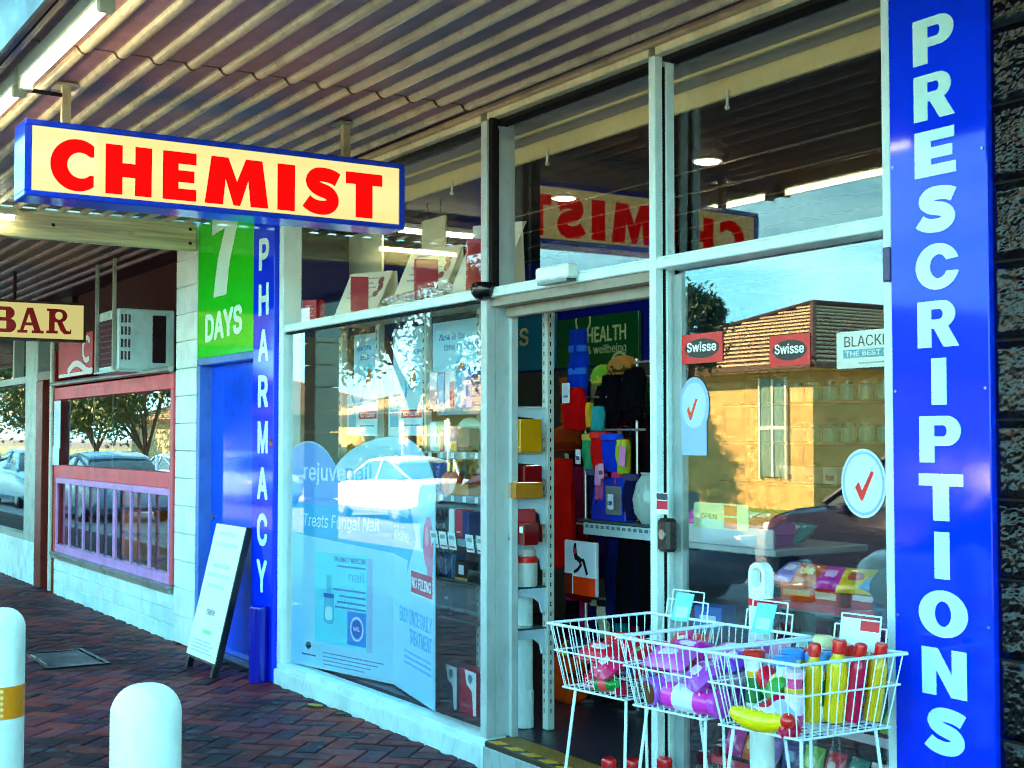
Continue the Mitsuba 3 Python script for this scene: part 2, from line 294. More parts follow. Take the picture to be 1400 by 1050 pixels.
# ------------------------------------------------------------------ the awning over the footpath
aw = thing('awning', 'ribbed metal awning ceiling over the footpath in front of the chemist', 'awning')
def rib_mesh(x0, x1, y, z, w=0.046, drop=0.026):
    a = np.linspace(0, math.pi, 9); p = np.c_[y - np.cos(a) * w / 2, z + 0.001 - drop * np.sin(a) ** 0.8]
    p = np.vstack([[y - w / 2 - .008, z - .0005], p, [y + w / 2 + .008, z - .0005]]); k = len(p)
    v = np.vstack([np.c_[np.full(k, x), p] for x in (x0, x1)])
    return trimesh.Trimesh(v, [[i, i + 1, k + i + 1] for i in range(k - 1)] + [[i, k + i + 1, k + i] for i in range(k - 1)] + [[0, i, i + 1] for i in range(1, k - 1)] + [[k, k + i + 1, k + i] for i in range(1, k - 1)], process=False)
def ribbed(t, x0, x1, z, shaded_pan_c, lit_rib_c, ymax=0.0, th=.004):  # rib colour paler than the pans: light caught by ribs is painted in
    part(t, 'ceiling_sheet', box(x0, x1, -2.062, ymax, z, z + th), 'sheetmetal', shaded_pan_c)
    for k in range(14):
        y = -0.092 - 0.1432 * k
        if y < ymax - .02: part(t, 'rib', rib_mesh(x0, x1, y, z), 'satin', lit_rib_c, smooth=50, dirt=9)
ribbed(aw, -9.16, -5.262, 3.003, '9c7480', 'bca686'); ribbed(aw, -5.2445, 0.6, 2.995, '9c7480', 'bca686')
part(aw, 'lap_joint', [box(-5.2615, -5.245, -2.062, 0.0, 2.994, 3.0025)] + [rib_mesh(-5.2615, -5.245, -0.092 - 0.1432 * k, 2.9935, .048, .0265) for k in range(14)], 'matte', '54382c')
part(aw, 'top_sheet', box(-9.2, 0.6, -2.1, 0.02, 3.10, 3.14), 'matte', '707070')
part(aw, 'fascia', [box(-9.2, 0.6, -2.12, -2.085, 2.93, 3.20, 0.006), box(-9.2, 0.6, -2.085, -2.062, 2.925, 2.95)], 'satin', '1c1814', dirt=4)
part(aw, 'wall_trim', box(-8.1, 0.6, -0.03, -0.001, 2.965, 2.993, 0.004), 'satin', 'a88c70', dirt=8)
for i, (x0, x1, n) in enumerate(((-5.60, -4.40, 'fluorescent tube lamp on the awning edge nearer the camera'), (-6.90, -5.70, 'fluorescent tube lamp on the awning edge beyond the hanging sign'))):
    t = thing('tube_lamp', n, 'lamp')
    part(t, 'batten', box(x0, x1, -1.985, -1.935, 2.925, 2.985, 0.006), 'satin', 'b8c4b0', dirt=2)
    glow(num(t + '__tube'), cyl((x0 + 0.03, -1.955, 2.905), (x1 - 0.03, -1.955, 2.905), 0.015, 10), (26, 25, 15))
    for x in (x0, x1 - 0.03): part(t, 'holder', box(x, x + 0.03, -1.985, -1.93, 2.88, 2.9245, 0.004), 'satin', 'b8b090', dirt=4)
t = thing('tube_lamp', 'short lit tube lamp at the end of the timber beam behind the hanging sign', 'lamp')
part(t, 'batten', box(-9.14, -9.08, -1.95, -1.25, 2.93, 2.97, 0.006), 'satin', 'd8d0b0')
glow(num(t + '__tube'), cyl((-9.11, -1.93, 2.91), (-9.11, -1.27, 2.91), 0.014, 10), (16, 17, 11))
# the hanging sign
cs = thing('hanging_sign', 'long backlit yellow sign in a blue box reading CHEMIST in red letters', 'sign')
SX = -5.765
part(cs, 'box', [box(SX - 0.20, SX, -1.92, -0.145, 2.785, 2.81, 0.004), box(SX - 0.20, SX, -1.92, -0.145, 2.487, 2.512, 0.004), box(SX - 0.20, SX, -1.92, -1.892, 2.512, 2.785), box(SX - 0.20, SX, -0.173, -0.145, 2.512, 2.785)], 'gloss', '0a3cd0', dirt=1)
zb = np.linspace(2.5125, 2.7845, 6)
for k, g in enumerate((.95, 1.0, 1.03, 1.0, .95)):          # the tube behind the acrylic lights its middle most
    for q, (y0, y1, c) in enumerate(((-1.8915, -1.62, (1.0, .94, .46)), (-1.62, -0.1735, (1.02, .89, .36)))):
        glow('%s__face__%03d' % (cs, k * 2 + q), box(SX - 0.194, SX - 0.008, y0, y1, zb[k], zb[k + 1]), [v * (g if n < 2 else g ** 2) for n, v in enumerate(c)], (.1, .08, .03))
LET = {'C': (-1.815, -1.635), 'H': (-1.585, -1.385), 'E': (-1.335, -1.185), 'M': (-1.145, -0.845), 'I': (-0.80, -0.715), 'S': (-0.675, -0.485), 'T': (-0.455, -0.265)}
def heavy(ch):
    if ch == 'I': return sbox(0, 0, 1, 1)
    if ch == 'H': return unary_union([sbox(0, 0, .36, 1), sbox(.64, 0, 1, 1), sbox(.3, .36, .7, .64)])
    if ch == 'E': return unary_union([sbox(0, 0, .46, 1), sbox(0, .76, 1, 1), sbox(0, .38, .94, .62), sbox(0, 0, 1, .24)])
    if ch == 'T': return unary_union([sbox(0, .74, 1, 1), sbox(.27, 0, .73, 1)])
    if ch == 'M': return unary_union([Polygon([(0, 0), (.10, 1), (.36, 1), (.5, .5), (.64, 1), (.90, 1), (1, 0), (.72, 0), (.68, .56), (.55, 0), (.45, 0), (.32, .56), (.28, 0)])])
    if ch == 'C':
        return fit(Point(0, 0).buffer(1, quad_segs=16).difference(ell(.12, 0, .50, .50)).difference(Polygon([(.15, .36), (2, .36), (2, -.36), (.15, -.36)])).difference(sbox(.62, -2, 2, 2)), 0, 1, 0, 1)
    from scipy.interpolate import splprep, splev
    c = [(.93, .80), (.72, .88), (.50, .90), (.28, .85), (.20, .72), (.30, .60), (.52, .52), (.72, .44), (.80, .29), (.70, .16), (.48, .11), (.25, .14), (.05, .25)]
    tck, _ = splprep(np.array(c).T, s=0.0); c = np.array(splev(np.linspace(0, 1, 40), tck)).T
    return fit(LineString(c).buffer(.165, cap_style=2, join_style=1), 0, 1, 0, 1)
for ch, (y0, y1) in LET.items():
    h = (2.528, 2.742) if ch not in 'CS' else (2.524, 2.746)
    glow(num(cs + '__letter'), ext(fit(heavy(ch), y0, y1, *h), 0.004, (SX - 0.008, 0, 0), SY), (1.0, 0.003, 0.003), (.25, .002, .002))
for y in (-1.732, -0.414): part(cs, 'hanger', [box(SX - 0.12, SX - 0.085, y - 0.018, y + 0.018, 2.81, 2.985), box(SX - 0.16, SX - 0.05, y - 0.05, y + 0.05, 2.985, 2.994)], 'satin', 'a09070', dirt=9)
part(cs, 'stay_rod', cyl((SX - 0.1, -1.74, 2.95), (SX - 0.05, -1.95, 2.94), 0.009), 'matte', '1a1416')
# ------------------------------------------------------------------ signs on the front
def wide(ch):
    if ch == 'P': return unary_union([sbox(0, 0, .36, 1), sbox(.2, .36, .66, 1), ell(.66, .68, .34, .32)]).difference(unary_union([sbox(.36, .56, .58, .80), ell(.58, .68, .09, .12)]))
    if ch == 'R': return unary_union([sbox(0, 0, .35, 1), sbox(.2, .40, .64, 1), ell(.64, .71, .31, .29), Polygon([(.38, .42), (.74, .50), (1.04, 0), (.66, 0), (.42, .40)])]).difference(unary_union([sbox(.35, .60, .56, .82), ell(.56, .71, .09, .11)]))
    if ch == 'O': return ell(.5, .5, .5, .5).difference(ell(.5, .5, .17, .27))
    if ch == 'N': return Polygon([(0, 0), (0, 1), (.36, 1), (.68, .46), (.68, 1), (1, 1), (1, 0), (.66, 0), (.32, .55), (.32, 0)])
    if ch == 'C': return fit(ell(0, 0, 1, 1).difference(ell(.06, 0, .40, .52)).difference(Polygon([(.2, .22), (2, .42), (2, -.30), (.2, -.22)])), 0, 1, 0, 1)
    if ch == 'S': return heavy('S')
    return {'I': sbox(0, 0, 1, 1), 'E': unary_union([sbox(0, 0, .40, 1), sbox(0, .76, .97, 1), sbox(0, .38, .92, .62), sbox(0, 0, 1, .24)]), 'T': unary_union([sbox(0, .74, 1, 1), sbox(.32, 0, .68, 1)])}[ch]
ps = thing('pillar_sign', 'tall glossy blue panel with white letters reading PRESCRIPTIONS downwards', 'sign')
part(ps, 'panel', box(-2.829, -2.474, -0.015, 0.12, -0.02, 2.985, 0.003), 'acrylic', '0038f4', dirt=2)
for z in (0.25, 0.95, 1.62, 2.30, 2.9):
    for x in (-2.815, -2.488): part(ps, 'screw', cyl((x, -0.0155, z), (x, -0.0175, z), 0.005, 8), 'metal', '8090a8')
part(ps, 'cap', box(-2.86, -2.80, -0.05, -0.0155, 2.955, 2.99, 0.01), 'satin', '1a3a80')
zs = 2.655 - np.arange(13) * 0.1685
for ch, z in zip('PRESCRIPTIONS', zs):
    w = {'I': 0.027, 'N': 0.080, 'O': 0.088, 'T': 0.080, 'C': .078}.get(ch, 0.075); h = 0.068
    cx = -2.648 - 0.006 * (z - 1.2)
    part(ps, 'letter', ext(fit(wide(ch), cx - w, cx + w, z - h, z + h), 0.0025, (0, -0.015, 0)), 'gloss', 'c8f8f4')
fs = thing('pillar_sign', 'narrow glossy blue panel with white letters reading PHARMACY downwards', 'sign')
part(fs, 'panel', box(-8.05, -7.704, -0.03, 0.12, 0.0, 2.985, 0.004), 'acrylic', '0034f0', dirt=3)
for i, ch in enumerate('PHARMACY'):
    z = 2.625 - i * 0.2855; w = 0.082
    part(fs, 'letter', ext(fit(tpoly(ch).buffer(0.05, join_style=2), -7.872 - w, -7.872 + w, z - 0.10, z + 0.10), 0.002, (0, -0.03, 0)), 'gloss', 'd0f8f4')
part(fs, 'sticker', box(-7.76, -7.715, -0.032, -0.0305, 1.43, 1.455), 'gloss', 'd83038'); part(fs, 'sticker', box(-7.76, -7.715, -0.032, -0.0305, 1.4555, 1.475), 'gloss', '203048')
solo('drain_pipe', lathe([(0, 0), (0.055, 0), (0.055, 0.44), (0.05, 0.455), (0, 0.458)], (-7.77, -0.09, 0.002), 20), 'gloss', '0a18a0', 'short round blue pipe stub at the foot of the narrow blue sign', 'pipe', smooth=35, dirt=5)
ds = thing('opening_days_sign', 'bright green sign reading 7 DAYS above the blue door', 'sign')
part(ds, 'panel', box(-9.19, -8.053, 0.0, 0.06, 2.035, 2.985, 0.003), 'gloss', '1cc818', dirt=1)
seven = Polygon([(0, 1), (1, 1), (1, .88), (.72, .4), (.64, 0), (.14, 0), (.26, .45), (.52, .84), (0, .80)])
part(ds, 'numeral', ext(affinity.skew(fit(seven, -8.92, -8.42, 2.44, 2.98), xs=4), 0.002, (0, 0, 0)), 'gloss', 'd8fce8')
p = tpoly('DAYS').buffer(0.06, join_style=2)
part(ds, 'lettering', ext(affinity.skew(fit(p, -9.03, -8.32, 2.15, 2.345), ys=2), 0.002, (0, 0, 0)), 'gloss', 'd8fce8')
bd = thing('side_door', 'scuffed bright blue flush door under the green sign', 'door')
part(bd, 'frame', [box(-9.2, -8.053, 0.0, 0.14, 1.985, 2.034, 0.004), box(-9.2, -9.14, 0.0, 0.14, 0, 1.985, 0.004)], 'satin', '4a7cc8', dirt=5)
part(bd, 'leaf', box(-9.14, -8.053, 0.09, 0.13, 0.02, 1.984, 0.004), 'acrylic', '0450f0', dirt=5)
part(bd, 'lock', cyl((-9.08, 0.075, 0.93), (-9.08, 0.09, 0.93), 0.022), 'metal', '90a0b0')
part(bd, 'threshold', box(-9.2, -8.053, 0.0, 0.14, -0.03, 0.02, 0.004), 'satin', '222630', dirt=6)
for z in (0.35, 1.7): part(bd, 'hinge', cyl((-8.065, 0.082, z), (-8.065, 0.082, z + 0.09), 0.01), 'metal', '5070a0')
# ------------------------------------------------------------------ rough dark stone wall on the right
sw = thing('stone_wall', 'dark glossy rough-faced stone block wall at the right edge', 'wall')
part(sw, 'core', box(-2.472, 2.9, 0.008, 0.15, -0.02, 3.3), 'matte', '08080a')
for r in range(14):
    z0 = r * 0.222 - 0.02
    for k in range(5):
        x0 = -2.48 + k * 0.42 - (0.21 if r % 2 else 0.0); x1 = x0 + 0.414; x0 = max(x0, -2.47)
        w, h = x1 - x0, 0.214; nx, nz = max(4, int(w / 0.004)) if x0 < -2.3 else 12, 54 if x0 < -2.3 else 8
        gx, gz = np.meshgrid(np.linspace(0, w, nx + 1), np.linspace(0, h, nz + 1), indexing='ij')
        e = np.clip(np.minimum(np.minimum(gx, w - gx), np.minimum(gz, h - gz)) / 0.02, 0, 1)
        q = np.stack([(x0 + gx) * 26, (z0 + gz) * 34, gx * 0 + r], -1)
        dpt = e * (0.002 + 0.012 * meshkit.fbm(q, 3, 5) + 0.008 * meshkit.fbm(q * 4.2, 2, 9))
        v = np.stack([x0 + gx, 0.006 - dpt, z0 + gz], -1).reshape(-1, 3)
        i, j = np.meshgrid(np.arange(nx), np.arange(nz), indexing='ij'); a = (i * (nz + 1) + j).ravel(); b = a + nz + 1
        part(sw, 'stone', trimesh.Trimesh(v, np.vstack([np.c_[a, b, b + 1], np.c_[a, b + 1, a + 1]]), process=False), 'stone', rnd.choice(['06080e', '07090c', '05060a', '0a0808']), smooth=True, dirt=3)
# ------------------------------------------------------------------ the white tiled pier between the two shops
tp_ = thing('tiled_pier', 'white painted block pier between the milk bar and the green sign', 'pier')
part(tp_, 'core', box(-9.65, -9.205, 0.02, 0.3, -0.02, 3.3), 'matte', 'a0b0ac', dirt=6)
for r in range(15):
    z0 = 0.002 + r * 0.198
    cuts = [-9.655, -9.203] if r % 2 else [-9.655, -9.43, -9.203]
    for a, b in zip(cuts[:-1], cuts[1:]):
        part(tp_, 'block', box(a + 0.002, b - 0.002, -0.004 + rnd.uniform(-.001, .001), 0.1, z0, z0 + 0.193, 0.004), 'satin', rnd.choice(['e2f2ee', 'dceeea', 'e6f4ec']), dirt=4)
# ------------------------------------------------------------------ milk bar next door
mb = thing('milk_bar_building', 'white and red painted milk bar shop next door under a low dark awning', 'building')
part(mb, 'roof', box(-60, -9.65, 0.1, 9, 3.3, 3.5), 'matte', '808080'); part(mb, 'parapet', box(-60, -9.6, 0.3, 0.5, 2.95, 4.4), 'matte', 'b0a898', dirt=6)
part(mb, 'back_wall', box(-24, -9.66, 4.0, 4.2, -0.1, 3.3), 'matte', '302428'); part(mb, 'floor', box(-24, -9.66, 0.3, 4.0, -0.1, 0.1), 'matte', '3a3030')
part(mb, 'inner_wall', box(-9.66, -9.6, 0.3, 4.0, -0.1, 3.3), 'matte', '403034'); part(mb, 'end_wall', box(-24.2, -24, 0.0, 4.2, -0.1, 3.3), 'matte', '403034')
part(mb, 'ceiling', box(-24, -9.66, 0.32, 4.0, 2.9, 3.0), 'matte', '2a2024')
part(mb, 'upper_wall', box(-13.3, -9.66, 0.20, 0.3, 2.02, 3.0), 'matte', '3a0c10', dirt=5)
for x in (-10.05, -9.78): part(mb, 'upper_panel', box(x, x + 0.16, 0.17, 0.199, 2.45, 2.86, 0.004), 'matte', '9a1c08', dirt=8)
for r in range(3):
    z0 = r * 0.112; x = -13.25
    while x < -9.66:
        w = min(0.40 if not (r % 2 and x < -13.2) else 0.2, -9.657 - x)
        part(mb, 'stall_block', box(x + 0.0015, x + w - 0.0015, -0.003 + rnd.uniform(-.002, .001), 0.10, z0 - 0.03 * (r == 0), z0 + 0.1085, 0.004), 'satin', rnd.choice(['d8f2ec', 'ccecea', 'def4ee']), dirt=4)
        x += w
part(mb, 'stall_core', box(-13.25, -9.657, 0.02, 0.3, -0.02, 0.335), 'matte', 'a0b0ac')
part(mb, 'sill', [box(-13.25, -9.69, -0.05, 0.12, 0.37, 0.40, 0.006), box(-13.25, -9.69, -0.03, 0.12, 0.337, 0.3695)], 'metal', 'b0b8b4', dirt=8)
part(mb, 'head_rail', cyl((-13.25, -0.04, 1.99), (-9.66, -0.04, 1.985), 0.022, 12), 'metal', 'c0bcb0', dirt=6)
part(mb, 'head_board', box(-13.22, -9.66, -0.02, 0.10, 1.84, 1.955, 0.004), 'satin', 'e0404c', dirt=5)
part(mb, 'mid_rail', box(-13.22, -9.72, -0.02, 0.06, 1.105, 1.225, 0.004), 'satin', 'e84050', dirt=5)
part(mb, 'window_side', box(-9.72, -9.66, -0.02, 0.10, 0.40, 1.839, 0.004), 'satin', 'd8505c', dirt=5)
part(mb, 'window_side', box(-13.22, -13.16, -0.02, 0.10, 0.40, 1.839, 0.004), 'satin', 'c03438', dirt=5)
LIL = 'cc88c8'
part(mb, 'lilac_frame', [box(-13.16, -9.72, -0.018, 0.04, 1.05, 1.1045, 0.004), box(-13.16, -9.72, -0.018, 0.04, 0.402, 0.475, 0.004)], 'satin', LIL, dirt=5)
for k in range(8):
    x = -13.16 + k * (3.44 - 0.05) / 7
    part(mb, 'window_bar', box(x, x + (0.075 if k == 4 else 0.04), -0.016, 0.004, 0.475, 1.05, 0.003), 'satin', LIL, dirt=5)
pane(mb, -13.16, -9.72, 1.226, 1.839, 0.02, 0.004); pane(mb, -13.16, -9.72, 0.45, 1.06, 0.025)
for x in (-12.0, -11.4): part(mb, 'mullion', box(x, x + 0.035, 0.024, 0.07, 1.226, 1.84), 'satin', '303030')
# left part: door, post, window
part(mb, 'door_jamb', box(-14.05, -13.78, -0.01, 0.12, -0.02, 2.05, 0.006), 'satin', '7a2418', dirt=7)
part(mb, 'door_jamb', box(-13.33, -13.25, -0.02, 0.12, -0.02, 2.3, 0.006), 'satin', '8a2a1c', dirt=7)
part(mb, 'door_leaf', [box(-13.78, -13.33, 0.06, 0.10, 0.0, 0.42, 0.004), box(-13.78, -13.72, 0.06, 0.10, 0.42, 2.0), box(-13.38, -13.33, 0.06, 0.10, 0.42, 2.0)], 'satin', '5c4034', dirt=6)
pane(mb, -13.72, -13.38, 0.42, 2.0, 0.08)
part(mb, 'door_head', box(-14.05, -13.33, 0.0, 0.1, 2.05, 2.14, 0.004), 'satin', '6a5848', dirt=5)
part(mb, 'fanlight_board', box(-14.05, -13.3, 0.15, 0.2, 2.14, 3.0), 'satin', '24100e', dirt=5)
part(mb, 'white_post', box(-14.58, -14.06, 0.0, 0.16, 0.3, 2.75, 0.01), 'satin', 'a8b4a8', dirt=7)
part(mb, 'stall_wall', box(-24, -14.06, -0.01, 0.16, -0.02, 0.42, 0.01), 'satin', 'd4ecea', dirt=7)
part(mb, 'window_frame', [box(-24, -14.58, 0.0, 0.1, 2.05, 2.12), box(-24, -14.58, 0.0, 0.1, 0.42, 0.48), box(-15.2, -15.12, 0.0, 0.1, 2.12, 2.8), box(-24, -14.58, 0.0, 0.1, 2.72, 2.8)], 'satin', 'a0a898', dirt=5)
pane(mb, -24, -14.58, 0.48, 2.05, 0.05); pane(mb, -24, -14.58, 2.12, 2.72, 0.05)
# a few dim goods behind the milk bar window
for x, c, d in ((-12.75, 'd86010', 'orange crate stack behind the lilac bars at the left of the milk bar window'), (-11.1, '3a5068', 'dark blue cloth-covered counter behind the lilac bars of the milk bar window')):
    solo('milk_bar_crate' if x < -12 else 'milk_bar_counter', [box(x, x + 0.5, 0.5, 0.9, 0.12 + 0.24 * i, 0.33 + 0.24 * i, 0.012) for i in range(4 if x < -12 else 3)], 'satin', c, d, 'crate' if x < -12 else 'counter', dirt=4)
# red advertising panel with a white ribbon, notice on the door post
rp = thing('ribbon_sign', 'faded red panel with a white ribbon above the milk bar window', 'sign')
part(rp, 'board', box(-13.14, -11.93, -0.01, 0.03, 2.04, 2.42, 0.003), 'satin', 'c01828', dirt=5)
rb = LineString([(-12.75 + 0.8 * t, 2.10 + 0.05 * math.sin(t * 5) + 0.02 * t) for t in np.linspace(0, 1, 14)]).buffer(0.028)
part(rp, 'ribbon', ext(rb, 0.002, (0, -0.01, 0)), 'satin', 'e8dcd8')
cc = LineString([(-12.12 + 0.13 * math.cos(a), 2.27 + 0.10 * math.sin(a)) for a in np.linspace(0.8, 5.2, 16)]).buffer(0.022)
part(rp, 'emblem', ext(cc, 0.002, (0, -0.01, 0)), 'satin', 'e8dcd8')
part(rp, 'white_strip', box(-13.1, -11.95, -0.014, -0.0105, 2.045, 2.075), 'satin', 'e0e0d8')
wp = solo('white_pole', cyl((-13.29, -0.03, 0.02), (-13.29, -0.03, 2.42), 0.022, 12), 'satin', 'd8d4c4', 'thin white pole beside the red doorway of the milk bar', 'pole', dirt=5)
solo('notice', [box(-13.22, -12.98, -0.026, -0.0215, 1.38, 1.83), box(-13.24, -13.0, -0.03, -0.0265, 1.22, 1.40)], 'satin', 'c8e0ec', 'pale blue and white notices at the left edge of the milk bar window', 'notice', dirt=3)
# lower dark awning, timber beam, hanging BAR sign, air conditioner
ma = thing('milk_bar_awning', 'low dark ribbed awning ceiling over the milk bar front', 'awning')
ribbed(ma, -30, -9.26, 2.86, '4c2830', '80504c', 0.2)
part(ma, 'fascia', box(-30, -9.26, -2.12, -2.06, 2.78, 3.0), 'satin', '2c2426'); part(ma, 'top_sheet', box(-30, -9.26, -2.1, 0.3, 2.93, 2.98), 'matte', '606060')
tbm = thing('timber_beam', 'weathered pale timber beam across the end of the milk bar awning', 'beam')
part(tbm, 'board', box(-9.25, -9.19, -2.08, -0.012, 2.80, 2.998, 0.006), 'timber', 'd8c898')
for y, z in ((-0.06, 2.95), (-0.06, 2.85), (-1.0, 2.9)): part(tbm, 'bolt', cyl((-9.186, y, z), (-9.192, y, z), 0.012), 'metal', '403428', dirt=8)
bs_ = thing('hanging_sign', 'dim cream backlit sign with red slab letters ending in BAR', 'sign')
part(bs_, 'box', [box(-11.62, -11.5, -1.55, -0.18, 2.595, 2.615), box(-11.62, -11.5, -1.55, -0.18, 2.285, 2.305), box(-11.62, -11.5, -0.20, -0.18, 2.305, 2.595)], 'satin', '4a3020', dirt=5)
glow(num(bs_ + '__face'), box(-11.61, -11.505, -1.54, -0.2, 2.3055, 2.5945), (0.62, 0.55, 0.2), (.1, .08, .03))
def slab(ch):
    if ch == 'B': b = unary_union([sbox(0, 0, .78, 1).difference(sbox(.30, .14, .62, .44)).difference(sbox(.30, .58, .60, .86)), ell(.72, .27, .26, .27).difference(sbox(0, 0, .62, 1)).difference(ell(.62, .29, .12, .15)), ell(.68, .76, .24, .24).difference(sbox(0, 0, .6, 1)).difference(ell(.60, .72, .1, .14))]); return b
    if ch == 'A': return unary_union([Polygon([(.36, 1), (.60, 1), (.92, .1), (.66, .1)]), Polygon([(.36, 1), (.52, 1), (.22, .1), (.08, .1)]), sbox(.25, .30, .75, .42), sbox(-.02, 0, .38, .11), sbox(.56, 0, 1.04, .11)])
    return unary_union([sbox(.10, 0, .34, 1), sbox(0, .9, .6, 1), sbox(-.02, 0, .48, .11), ell(.55, .73, .33, .27).difference(ell(.52, .73, .16, .16)).difference(sbox(-1, 0, .3, 1)), Polygon([(.42, .50), (.66, .50), (.84, .14), (1.0, .10), (1.02, .2), (1.06, .2), (1.04, 0), (.76, -.02), (.6, .12)]), sbox(.3, .46, .6, .57)])
for ch, a, b in (('B', -0.955, -0.745), ('A', -0.735, -0.525), ('R', -0.505, -0.30)):
    part(bs_, 'letter', ext(fit(slab(ch), a, b, 2.345, 2.555), 0.004, (-11.505, 0, 0), SY), 'satin', 'c01010')
part(bs_, 'hanger', cyl((-11.55, -0.75, 2.61), (-11.55, -0.75, 2.85), 0.014), 'matte', '3a2018')
ac = thing('air_conditioner', 'white window air conditioner hung above the milk bar window', 'air conditioner')
part(ac, 'casing', [box(-10.84, -10.30, -0.25, 0.2, 2.0, 2.475, 0.012)], 'satin', 'c4dcd8', dirt=5)
part(ac, 'grille_panel', box(-10.80, -10.345, -0.255, -0.2505, 2.035, 2.40), 'matte', '4a2c30', dirt=4)
for k in range(8): part(ac, 'grille_slat', box(-10.80, -10.345, -0.262, -0.2555, 2.045 + k * 0.045, 2.058 + k * 0.045), 'matte', '64444a')
part(ac, 'badge', box(-10.66, -10.52, -0.262, -0.2505, 2.41, 2.45, 0.003), 'satin', 'c8c8a8')
part(ac, 'vent_opening', box(-10.2995, -10.297, 0.02, 0.125, 2.06, 2.43), 'matte', '2c1418')
for i in range(4):
    for k in range(3): part(ac, 'louvre', box(-10.2995, -10.298, -0.225 + k * 0.028, -0.208 + k * 0.028, 2.08 + i * 0.095, 2.145 + i * 0.095), 'matte', '503c40')
for y, x in ((-0.27, -10.33), (-0.27, -10.82)): part(ac, 'hanger_rod', box(x - 0.012, x + 0.012, y - 0.012, y + 0.012, 2.0, 2.86), 'satin', 'a0a090', dirt=7)
part(ac, 'support', box(-10.86, -10.28, -0.28, 0.19, 1.985, 1.999), 'satin', 'b8c8c0', dirt=5)
# grey striped brick pillar at the kerb in front of the milk bar (seen mirrored in the chemist's window)
kp = thing('kerb_pillar', 'grey block pillar carrying the milk bar awning at the kerb', 'pillar')
for r in range(13): part(kp, 'block', box(-12.43, -12.17, -2.4, -2.14, r * 0.22, r * 0.22 + 0.212, 0.006), 'matte', '9aa08c', dirt=4)
# ------------------------------------------------------------------ leaning board
bo = thing('leaning_board', 'white notice board with a black frame leaning against the blue door', 'sign board')
tilt = math.atan2(0.22, 0.93); ub = np.array([0, math.sin(tilt), math.cos(tilt)]); OB = np.array([-8.58, -0.285, 0.0])
bp = lambda x0, x1, z0, z1, d, off: ext(sbox(x0, z0, x1, z1), d, OB, FX, ub, off)
part(bo, 'backing', bp(0.006, 0.54, 0.07, 0.945, 0.04, -0.045), 'satin', '101418', dirt=2)
part(bo, 'face', bp(0.0, 0.53, 0.085, 0.94, 0.004, -0.0045), 'satin', 'f0faf4', dirt=1)
for x in (0.02, 0.49): part(bo, 'leg', bp(x, x + 0.035, 0.0, 0.0695, 0.04, -0.045), 'satin', '0c0e12')
for z, a, b, c in ((0.87, .10, .40, 'c4dede'), (0.80, .08, .46, 'c8e0e0'), (0.66, .12, .42, 'b8d8d4'), (0.60, .06, .45, 'c8e0dc'), (0.53, .10, .40, 'c0dcd8'), (0.24, .2, .36, '90d890')):
    part(bo, 'print_line', bp(a, b, z, z + 0.025, 0.0012, 0.0), 'satin', c)
part(bo, 'lettering', ext(word('here', .2, .34, .36, .045, 0.02), 0.0012, OB, FX, ub, 0.0), 'satin', '707c80')
for k in range(4): part(bo, 'print_line', bp(.06, .44 - .05 * (k % 2), .12 + k * .022, .128 + k * .022, 0.0012, 0.0), 'satin', 'a8c4c4')
# ------------------------------------------------------------------ bollards along the kerb
def bollard(x, y, lab):
    t = thing('bollard', lab, 'bollard', 'white bollards along the kerb')
    r, h = 0.074, 0.955
    part(t, 'body', lathe([(0, -0.02), (r, -0.02)] + [(r, z) for z in (0.3, 0.6)] + [(r - 0.058 + 0.058 * math.cos(a), h - 0.062 + 0.062 * math.sin(a)) for a in np.linspace(0, math.pi / 2, 9)] + [(0, h)], (x, y, 0), 40), 'satin', 'e8fbf4', smooth=40, dirt=5)
    part(t, 'band', lathe([(r, 0.625), (r + 0.0015, 0.626), (r + 0.0015, 0.722), (r, 0.723)], (x, y, 0), 40), 'satin', 'e88408', smooth=40, dirt=1)
    for k in range(5):
        for a in (0.15, 0.33, 0.51):
            d = np.array([math.cos(a - 0.62), math.sin(a - 0.62), 0]); p = np.array([x, y, 0.638 + k * 0.018]) + d * (r + 0.0014)
            part(t, 'reflector', cyl(p, p + d * 0.001, 0.006, 8), 'gloss', 'f8c878')
bollard(-4.37, -2.27, 'white rounded bollard with an orange reflector band at the left edge')
bollard(-2.86, -2.275, 'white round-topped bollard in front at the bottom, nearest the camera')
bollard(-7.45, -2.28, 'white bollard farther along the kerb, third of the row')
t = thing('removable_post', 'white post with a red band and a loop handle on top behind the wire baskets', 'post')
part(t, 'body', lathe([(0, 0), (0.041, 0), (0.041, 0.955), (0.038, 0.965), (0, 0.966)], (-3.405, -0.022, 0.002), 28), 'satin', 'e8f8f4', smooth=40, dirt=2)
part(t, 'band', lathe([(0.041, 0.915), (0.0425, 0.916), (0.0425, 0.938), (0.041, 0.939)], (-3.405, -0.022, 0.002), 28), 'satin', 'e01020', smooth=40)
part(t, 'handle', ext(rr(-0.040, 0.040, 0.93, 1.06, 0.039).difference(rr(-0.025, 0.025, 0.978, 1.044, 0.022)), 0.04, (-3.405, -0.022, 0), FX, UZ, -0.02), 'satin', 'e8f8f4', dirt=2)
